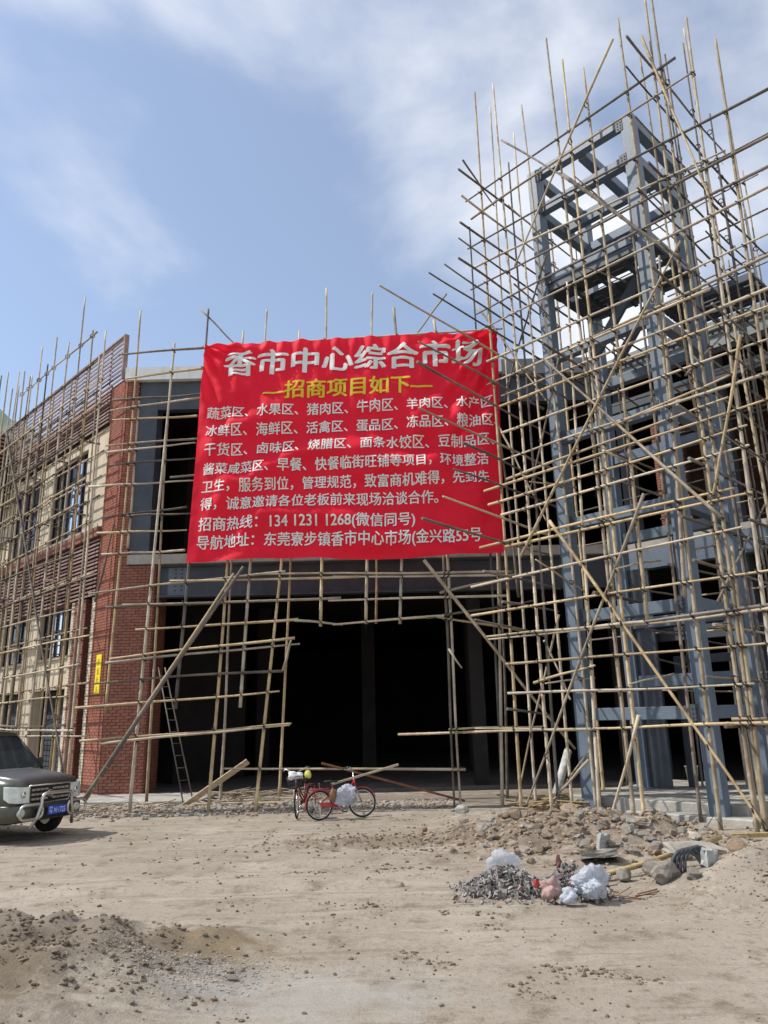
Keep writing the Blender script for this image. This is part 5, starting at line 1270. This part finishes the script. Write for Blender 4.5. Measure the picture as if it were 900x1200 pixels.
bm = bmesh.new(); blob(bm, (0, 0, 0), .10, 3, .12, .8, .8, .95)
o = obj('seat_cover', bm, M['plaster'], smooth=True, label='yellow cover over the saddle of the maroon bicycle', cat='seat cover'); o.location = (-1.88, 17.98, .86)

# ---------------------------------------------------------------- loose timber, ladder, pipe
def board(name, a, b_, w_, th, mt, label, cat='plank', group=None, roll=0.):
    a, b_ = V(*a), V(*b_); d = (b_ - a).normalized(); s = d.cross(EZ).normalized(); q = s.cross(d)
    s, q = s * cos(roll) + q * sin(roll), q * cos(roll) - s * sin(roll)
    bm = bmesh.new(); L = (b_ - a).length
    pbox(bm, a, d, s, q, (0, L), (-w_ / 2, w_ / 2), (-th / 2, th / 2)); bevel(bm, .006)
    return obj(name, bm, mt, label=label, cat=cat, group=group)
board('plank', (-5.15, 19.6, .06), (-3.55, 19.55, 1.10), .16, .04, M['plank'], 'pale board leaning up to the right behind the portal poles', roll=.9)
board('plank', (-4.9, 19.5, .13), (-1.7, 19.35, .12), .22, .05, M['plank'], 'long grey board lying on the rubble at the entrance')
board('plank', (-3.0, 20.4, .16), (-1.9, 20.0, .14), .18, .04, M['plank'], 'short grey board behind the long board on the ground')
board('timber_beam', (-1.62, 18.5, 1.07), (1.75, 18.75, .13), .07, .05, M['rust'], 'rusty brown timber sloping down to the right behind the red bicycle', 'timber')
board('timber_beam', (-1.35, 18.2, .62), (.20, 18.15, 1.02), .09, .05, M['plank'], 'pale timber sloping up to the right behind the red bicycle', 'timber')
ld = empty('ladder', (0, 0, 0), label='thin wooden ladder leaning inside the left side of the entrance', cat='ladder')
l0, l1 = V(-5.30, 20.2, .10), V(-6.55, 21.6, 3.6); sd_ = V(.20, .22, 0)
for k in (0, 1): tubeobj('rail', [l0 + sd_ * k, l1 + sd_ * k * .7], .02, M['bamboo_shade'], ld, 6)
for k in range(11):
    p = l0.lerp(l1, (k + .7) / 11.5); q = (l0 + sd_).lerp(l1 + sd_ * .7, (k + .7) / 11.5); tubeobj('rung', [p, q], .011, M['bamboo_shade'], ld, 5)
bm = bmesh.new(); tube(bm, [V(4.0, 19.2, .15), V(4.55, 19.9, 1.15)], .10, 14); obj('plastic_pipe', bm, M['bucket'], smooth=False, label='thick pale pipe leaning behind the poles left of the tower', cat='pipe')
board('bamboo_offcut', (5.62, 13.35, .06), (7.3, 13.4, .07), .07, .07, M['yellow_pipe'], 'yellow bamboo length lying on the ground at the tower corner', 'pole')
board('timber_offcut', (5.05, 11.9, .12), (6.6, 12.5, .10), .09, .07, M['rust'], 'dark timber piece on the bank at the right edge, further one', 'timber')
board('timber_offcut', (4.95, 11.2, .16), (6.4, 11.65, .16), .12, .08, M['sack'], 'dark timber piece on the bank at the right edge, nearer one', 'timber')
board('thin_stick', (4.25, 9.35, gheight(4.25, 9.35) + .02), (5.3, 9.15, gheight(5.3, 9.15) + .03), .04, .02, M['plank'], 'pale thin stick lying on the right sand heap', 'stick')
P = [V(2.45, 10.35, gheight(2.45, 10.35) + .05), V(3.3, 10.8, gheight(3.3, 10.8) + .12), V(4.62, 11.3, .36)]
tubeobj('striped_pole', P, .036, M['yellow_pipe'], None, 8, label='yellow brown pole lying across the rocks', cat='pole')
# hose coil
hc = bmesh.new()
for k in range(4):
    c_ = V(3.62 + k * .055, 10.02, gheight(3.6, 10.0) - .02 + .01 * k)
    pts = [c_ + V(.20 * cos(a) + .02, .10 * sin(a) * .4, .27 * sin(a)) for a in [i * pi / 14 for i in range(15)]]
    tube(hc, pts, .024, 8, radii=[.026 if i % 2 else .021 for i in range(15)])
obj('hose_coil', hc, M['hose'], label='black corrugated hose coiled between the rocks', cat='hose')
obj('wire_bundle', (lambda bm: ([tube(bm, [V(4.9 + .3 * i, 13.9 + .1 * i, .05), V(5.0 + .3 * i, 13.85, .22 + .05 * i), V(5.25 + .25 * i, 13.9, .06)], .008, 4) for i in range(3)], bm)[-1])(bmesh.new()), M['hose'], label='thin black wires sticking out of the soil below the step', cat='wire')

# ---------------------------------------------------------------- rocks, clods, gravel
def rockmesh(seed, sub=2, amp=.35, sx=1., sy=1., sz=.7, mt='rock'):
    bm = bmesh.new(); rn = random.Random(seed)
    bmesh.ops.create_icosphere(bm, subdivisions=sub, radius=1)
    planes = [(V(rn.gauss(0, 1), rn.gauss(0, 1), rn.gauss(0, 1)).normalized(), rn.uniform(.55, .9)) for _ in range(9)]
    for v in bm.verts:
        d = v.co.normalized(); k = 1 + amp * noise.noise(d * 1.7 + V(seed * 3.3, seed, 0)) + .08 * noise.noise(d * 6 + V(seed, 0, 0))
        p = d * k
        for n_, h_ in planes:
            t = p.dot(n_) - h_
            if t > 0: p = p - n_ * t
        v.co = V(p.x * sx, p.y * sy, p.z * sz)
    me = bpy.data.meshes.new('rock'); bm.to_mesh(me); bm.free(); me.materials.append(M[mt]); return me
def bankmask(x, y):
    d = math.hypot((x - 3.2 - (13.9 - y) * .28) / 2.8, (y - 13.5) / 2.4); return sstep(1.05, .3, d)
cl = [rockmesh(k + 1, 2, .5, 1, random.uniform(.7, 1), random.uniform(.5, .8), 'soil' if k % 3 else 'rock') for k in range(12)]
def clod_label(x, y, s):
    big = 'large' if s > .11 else ('middling' if s > .078 else 'small')
    side = 'left end' if x < 2.0 else ('middle' if x < 3.8 else 'right end')
    dep = 'foot' if y < 12.6 else ('slope' if y < 14.4 else 'back')
    return big + ' brown clod at the ' + side + ' of the rubble bank, on its ' + dep
rnd = random.Random(21); n_ = 0
while n_ < 290:
    x, y = rnd.uniform(.4, 6.2), rnd.uniform(10.9, 16.6)
    if rnd.random() > bankmask(x, y) * .8 + .02: continue
    s = rnd.uniform(.05, .11) * (1.7 if rnd.random() < .15 else 1); n_ += 1
    o = link('soil_clod', cl[rnd.randrange(12)], label=clod_label(x, y, s), cat='clod', group='clods and stones on the rubble bank')
    o.location = (x, y, gheight(x, y) + s * .15); o.scale = (s * rnd.uniform(.8, 1.4), s, s); o.rotation_euler = (rnd.uniform(-.4, .4), rnd.uniform(-.4, .4), rnd.uniform(0, 6.28))
def rock(name, x, y, s, mt, label, cat='rock', seed=1, dz=.3, rot=0, box=False, tilt=0):
    if box:
        bm = bmesh.new(); abox(bm, (-s[0], s[0]), (-s[1], s[1]), (-s[2], s[2])); bmesh.ops.subdivide_edges(bm, edges=bm.edges[:], cuts=2, use_grid_fill=True)
        for v in bm.verts: v.co += V(*[random.uniform(-.02, .02) for _ in range(3)])
        o = obj(name, bm, M[mt], label=label, cat=cat)
    else: o = link(name, rockmesh(seed, 3, .35, 1, 1, 1, mt), label=label, cat=cat); o.scale = s
    o.location = (x, y, gheight(x, y) + s[2] * dz); o.rotation_euler = (tilt, tilt * .6, rot); return o
rock('boulder', 3.33, 10.05, (.25, .18, .17), 'rock', 'largest grey boulder left of the hose coil', seed=31, dz=.7, rot=.5)
rock('stone', 3.62, 9.78, (.13, .10, .08), 'rock', 'dark wedge stone in front of the hose coil', seed=32, dz=.5)
rock('stone', 2.98, 10.45, (.115, .10, .09), 'rock', 'rounded brown stone under the yellow pole', seed=33, dz=.7)
rock('stone', 2.74, 10.5, (.075, .06, .06), 'white_block', 'small pale pebble left of the rounded stone', seed=34, dz=.7)
rock('concrete_block', 3.90, 9.95, (.075, .06, .095), 'white_block', 'squared pale block right of the hose coil', 'block', dz=.9, rot=.3, box=True, tilt=.12)
rock('concrete_block', 4.42, 11.25, (.07, .07, .12), 'white_block', 'squared pale block at the right end of the yellow pole', 'block', dz=.9, rot=.6, box=True, tilt=-.1)
rock('stone_slab', 3.98, 10.6, (.34, .20, .045), 'rock', 'flat stone slab resting above the hose coil', 'slab', dz=4.6, rot=.2, box=True, tilt=.1)
rock('stone_slab', 3.15, 12.0, (.09, .05, .11), 'white_block', 'bluish white upright chunk on the bank', 'slab', dz=1.0, rot=.4, box=True, tilt=.25)
rock('stone_slab', 2.95, 11.55, (.26, .18, .05), 'rock', 'dark flat slab below the bluish chunk', 'slab', dz=2.2, rot=-.2, box=True, tilt=-.15)
rock('stone', 1.5, 17.0, (.17, .12, .12), 'conc', 'pale lump of concrete at the foot of the double pole', seed=36, dz=.6)
rock('stone', 4.75, 10.9, (.14, .13, .13), 'rock', 'round grey stone right of the block by the pole end', seed=37, dz=.9)
rock('stone', 4.3, 10.0, (.15, .11, .11), 'soil', 'crumbly lump at the edge of the right heap', seed=38, dz=.6)
rock('stone', 3.45, 10.6, (.17, .13, .10), 'soil', 'brown lump behind the large boulder', seed=39, dz=.8)
rock('stone', -1.35, 6.95, (.05, .04, .03), 'rock', 'small pebble on the grey gravel near the camera', seed=40)
for k, (x, y, a, s_) in enumerate(((2.3, 13.2, .3, .16), (2.9, 12.5, 1.2, .13), (3.9, 12.6, -.4, .17), (1.7, 14.2, .8, .12), (3.4, 14.4, .1, .15), (4.6, 12.4, 2.0, .14), (2.0, 12.2, -.9, .11), (4.1, 13.6, .6, .13), (2.7, 15.1, .2, .16), (5.0, 13.0, 1.0, .12))):
    rock('concrete_shard', x, y, (s_, s_ * .6, .028), 'rock', ('broad', 'thin', 'narrow', 'small', 'long', 'tilted', 'little', 'rough', 'wide', 'stubby')[k] + ' flat grey concrete shard half sunk in the rubble bank, ' + ('left side', 'centre', 'right side')[0 if x < 2.5 else (1 if x < 3.8 else 2)] + (' near its front' if y < 12.9 else ' farther back'), 'shard', dz=1.3, rot=a, box=True, tilt=.25 * (-1) ** k)
# gravel and crumbs that nobody could count
ICO = bmesh.new(); bmesh.ops.create_icosphere(ICO, subdivisions=1, radius=1); IV = [v.co.copy() for v in ICO.verts]; IF = [[v.index for v in f.verts] for f in ICO.faces]; ICO.free()
def scatter(name, n, fn, mt, label, cat, flat=.7):
    vs, fs = [], []; rn = random.Random(len(name) * 7 + n)
    for _ in range(n):
        q = fn(rn)
        if not q: continue
        x, y, s = q; z = gheight(x, y) + s * .2; a = rn.uniform(0, 6.28); ca, sa = cos(a), sin(a); b0 = len(vs)
        sx, sy, sz = s * rn.uniform(.8, 1.5), s * rn.uniform(.6, 1.1), s * rn.uniform(.4, .9) * flat / .7
        for v in IV:
            k = rn.uniform(.65, 1.2); X, Y = v.x * sx * k, v.y * sy * k; vs.append((x + X * ca - Y * sa, y + X * sa + Y * ca, z + v.z * sz * k))
        fs += [[i + b0 for i in f] for f in IF]
    me = bpy.data.meshes.new(name); me.from_pydata(vs, [], fs); me.update(); me.materials.append(M[mt])
    return link(name, me, kind='stuff', label=label, cat=cat)
def f_bank(rn):
    x, y = rn.uniform(-.5, 6.5), rn.uniform(10.6, 17.5); m_ = bankmask(x, y)
    if rn.random() > m_ + .03: return None
    return x, y, rn.choice((.012, .02, .03, .045)) * rn.uniform(.7, 1.3)
def f_strip(rn):
    x = rn.uniform(-7.5, 1.6); y = 19.35 + .05 * x + rn.gauss(0, .42); return x, y, rn.choice((.015, .025, .04, .06)) * rn.uniform(.7, 1.3)
def f_all(rn):
    y = 4.2 + 14 * rn.random() ** 1.2; x = rn.uniform(-.62, .62) * y
    if fbm(x, y, 33, 3, .9) + rn.uniform(-.12, .12) < .10: return None
    return x, y, rn.choice((.004, .006, .009, .014)) * rn.uniform(.7, 1.5) * (.7 + y / 14)
def f_grav(rn):
    a = rn.gauss(0, .45); b_ = rn.gauss(0, .3); x, y = -1.75 + a, 7.05 + b_ * .9 + a * .2
    if y < 4: return None
    return x, y, rn.uniform(.004, .013)
def f_scuff(rn):
    x, y = -.2 + rn.gauss(0, 1.1), 13.9 + rn.gauss(0, .6); return x, y, rn.choice((.01, .018, .03))
def f_trail(rn):
    t = rn.random(); q = rn.choice((((.05, 7.75), (1.55, 6.0)), ((-.9, 9.6), (1.1, 8.9)), ((1.2, 7.2), (2.6, 6.5)), ((-2.2, 11.2), (.3, 11.6))))
    (ax, ay), (bx, by) = q; x = ax + (bx - ax) * t; y = ay + (by - ay) * t
    if fbm(x, y, 44, 3, 2.2) < -.02: return None
    return x + rn.gauss(0, .07), y + rn.gauss(0, .07), rn.choice((.005, .009, .013, .02)) * rn.uniform(.6, 1.4)
scatter('mud_crumb_trails', 650, f_trail, 'mud', 'dark mud crumbs dropped in trails by wheels across the yard', 'mud crumbs')
scatter('bank_rubble', 9000, f_bank, 'soil', 'loose brown rubble of the bank before the tower', 'rubble')
scatter('bank_stones', 2500, f_bank, 'rock', 'grey stone chips strewn over the bank', 'rubble')
scatter('strip_rubble', 2600, f_strip, 'rock', 'grey rubble strip along the concrete plinth', 'rubble')
scatter('strip_soil', 2000, f_strip, 'soil', 'brown soil crumbs along the concrete plinth', 'soil')
scatter('ground_crumbs', 7000, f_all, 'mud', 'small soil crumbs strewn over the trodden ground', 'crumbs')
scatter('gravel_patch', 1500, f_grav, 'rock', 'grey gravel patch beside the damp yellow sand', 'gravel')
scatter('scuffed_soil', 500, f_scuff, 'mud', 'scuffed lumps of soil in the middle of the yard', 'soil')
def f_heap(rn):
    x, y = rn.gauss(-3.0, .8), rn.gauss(7.1, .6); return (x, y, rn.choice((.004, .007, .011, .016, .028))) if y > 4.3 else None
scatter('heap_crumbs', 1500, f_heap, 'mud', 'crumbs on the left sand heap', 'soil')
def f_rheap(rn):
    x, y = rn.gauss(4.6, .9), rn.gauss(9.7, .7); return x, y, rn.choice((.006, .01, .016))
scatter('right_heap_crumbs', 1500, f_rheap, 'soil', 'crumbs on the right sand heap', 'soil')

# sticks and rubbish at the foot of the entrance
def litter(name, n, box, L, mt, label, cat, r=.012, h=.15):
    bm = bmesh.new(); rn = random.Random(n)
    for _ in range(n):
        x, y = rn.uniform(*box[0]), rn.uniform(*box[1]); a = rn.gauss(0, .6); l_ = rn.uniform(*L); z = rn.uniform(.02, h) + max(0, gheight(x, y))
        d = V(cos(a), sin(a), rn.gauss(0, .12)) * l_ / 2; tube(bm, [V(x, y, z) - d, V(x, y, z) + d], r * rn.uniform(.6, 1.5), 4)
    obj(name, bm, M[mt], label=label, cat=cat, kind='stuff')
litter('stick_litter', 70, ((-4.6, -1.9), (20.3, 22.0)), (.3, 1.1), 'plank', 'tangle of thin sticks on the hall floor by the entrance', 'sticks', h=.28)
litter('stick_litter', 50, ((-7.4, -3.4), (19.2, 20.2)), (.2, .9), 'plank', 'broken sticks scattered before the plinth', 'sticks', h=.12)
litter('stick_litter', 45, ((2.9, 4.6), (17.0, 19.0)), (.3, 1.0), 'bamboo', 'bamboo scraps between the poles left of the tower', 'sticks', .016, .22)
litter('stick_litter', 14, ((2.1, 3.0), (9.3, 10.0)), (.2, .5), 'sack', 'brown twigs beside the white bag', 'sticks', .007, .06)

# debris heap of torn flakes
dh = empty('debris_heap', (0, 0, 0), label='low heap of torn grey sheet and plaster flakes in the yard', cat='debris')
def dheap(x, y): return .24 * sstep(1.1, .1, math.hypot((x - 1.38) / .58, (y - 9.95) / .42)) + .27 * sstep(1.05, .1, math.hypot((x - 2.15) / .45, (y - 9.75) / .42))
bm = bmesh.new(); n1_ = 26; gr = []
for j in range(n1_ + 1):
    gr.append([bm.verts.new((.55 + 2.2 * i / n1_, 9.2 + 1.4 * j / n1_, gheight(.55 + 2.2 * i / n1_, 9.2 + 1.4 * j / n1_) - .01 + dheap(.55 + 2.2 * i / n1_, 9.2 + 1.4 * j / n1_) * (.85 + .5 * noise.noise(V(i * .5, j * .5, 3))))) for i in range(n1_ + 1)])
for j in range(n1_):
    for i in range(n1_): bm.faces.new((gr[j][i], gr[j][i + 1], gr[j + 1][i + 1], gr[j + 1][i]))
obj('heap_core', bm, M['soil'], dh)
def flakes(name, n, mt, lo, hi, seed, sz=(.012, .055)):
    bm = bmesh.new(); rn = random.Random(seed); c_ = 0
    while c_ < n:
        x, y = rn.uniform(*lo), rn.uniform(*hi); h_ = dheap(x, y)
        if h_ < .02 and rn.random() > .06: continue
        c_ += 1; z = gheight(x, y) + h_ + rn.uniform(-.01, .05); s = rn.uniform(*sz)
        n_ = V(rn.gauss(0, .7), rn.gauss(-.3, .7), rn.uniform(.2, 1)).normalized(); u_ = n_.cross(V(rn.gauss(0, 1), rn.gauss(0, 1), rn.gauss(0, .4))).normalized(); v_ = n_.cross(u_)
        k = rn.randint(4, 6); th = rn.uniform(.002, .008); P_ = [(u_ * cos(2 * pi * i / k) * rn.uniform(.5, 1.2) + v_ * sin(2 * pi * i / k) * rn.uniform(.4, .9)) * s + n_ * rn.uniform(-.15, .15) * s for i in range(k)]
        a = [bm.verts.new(V(x, y, z) + p + n_ * th) for p in P_]; b_ = [bm.verts.new(V(x, y, z) + p - n_ * th) for p in P_]
        bm.faces.new(a); bm.faces.new(b_[::-1])
        for i in range(k): bm.faces.new((a[i], b_[i], b_[(i + 1) % k], a[(i + 1) % k]))
    obj(name, bm, mt, dh, kind='stuff')
M['flake_l'] = mat('pale_grey_flake', (.33, .32, .30), .9, .2, 6); M['flake_d'] = mat('dark_grey_flake', (.10, .095, .09), .9, .3, 6); M['flake_m'] = mat('mid_grey_flake', (.25, .23, .21), .9, .2, 6); M['flake_b'] = mat('brown_flake', (.13, .06, .06), .9, .3, 6)
flakes('grey_flakes', 1100, M['flake_m'], (.7, 2.65), (9.25, 10.5), 1)
flakes('pale_flakes', 500, M['flake_l'], (.7, 2.65), (9.25, 10.5), 2)
flakes('dark_flakes', 700, M['flake_d'], (.7, 2.65), (9.25, 10.5), 3)
flakes('brown_flakes', 60, M['flake_b'], (.7, 2.65), (9.25, 10.5), 4, (.02, .07))
crumple('plastic_film', (1.42, 10.25, .30), .155, M['film'], 'clear crumpled plastic film standing up on the debris heap', 'plastic film', 5.2, 4, (1.25, .8, 1.1), -1)
crumple('plastic_bag', (2.24, 9.38, .20), .17, M['bag'], 'big bluish white plastic bag at the right front of the debris heap', 'bag', 8.3, 5, (1.3, 1.0, .95), -.9)
crumple('plastic_bag', (1.80, 9.38, .15), .095, M['pink'], 'small pinkish bag left of the big white bag', 'bag', 6.6, 4, (1.2, .9, 1.2), -.9)
crumple('plastic_bag', (2.00, 9.22, .10), .08, M['bag'], 'small white bag tucked between the pink and the big bag', 'bag', 11.6, 4, (1.3, .8, 1.0), -.9)
crumple('red_scrap', (1.66, 9.42, .20), .05, M['redscrap'], 'small red plastic scrap left of the pink bag', 'scrap', 7.7, 3, (.8, .5, 1.1), -2)
crumple('red_scrap', (2.05, 9.95, .30), .06, M['flake_b'], 'dull red scrap on top of the debris heap', 'scrap', 9.7, 3, (.7, .5, 1.4), -2)
# pale distant tower block beyond the far end of the left wing
db = empty('distant_tower_block', (-58.5, 84, 0), radians(20), 'pale bluish tower block far beyond the left wing', 'building')
bm = bmesh.new(); abox(bm, (-7, 7), (-6, 6), (-1, 42.5)); obj('wall', bm, M['tileblue'], db)
bm = bmesh.new(); abox(bm, (-7.3, 7.3), (-6.3, 6.3), (42.5, 43.4)); obj('roof', bm, M['fascia'], db)
for k in range(12):
    for x in (-5.5, -2, 1.5, 5):
        bm = bmesh.new(); abox(bm, (x - .9, x + .9), (-6.08, -6.002), (2 + k * 3.3, 3.6 + k * 3.3)); obj('window', bm, M['glass_dark'], db)
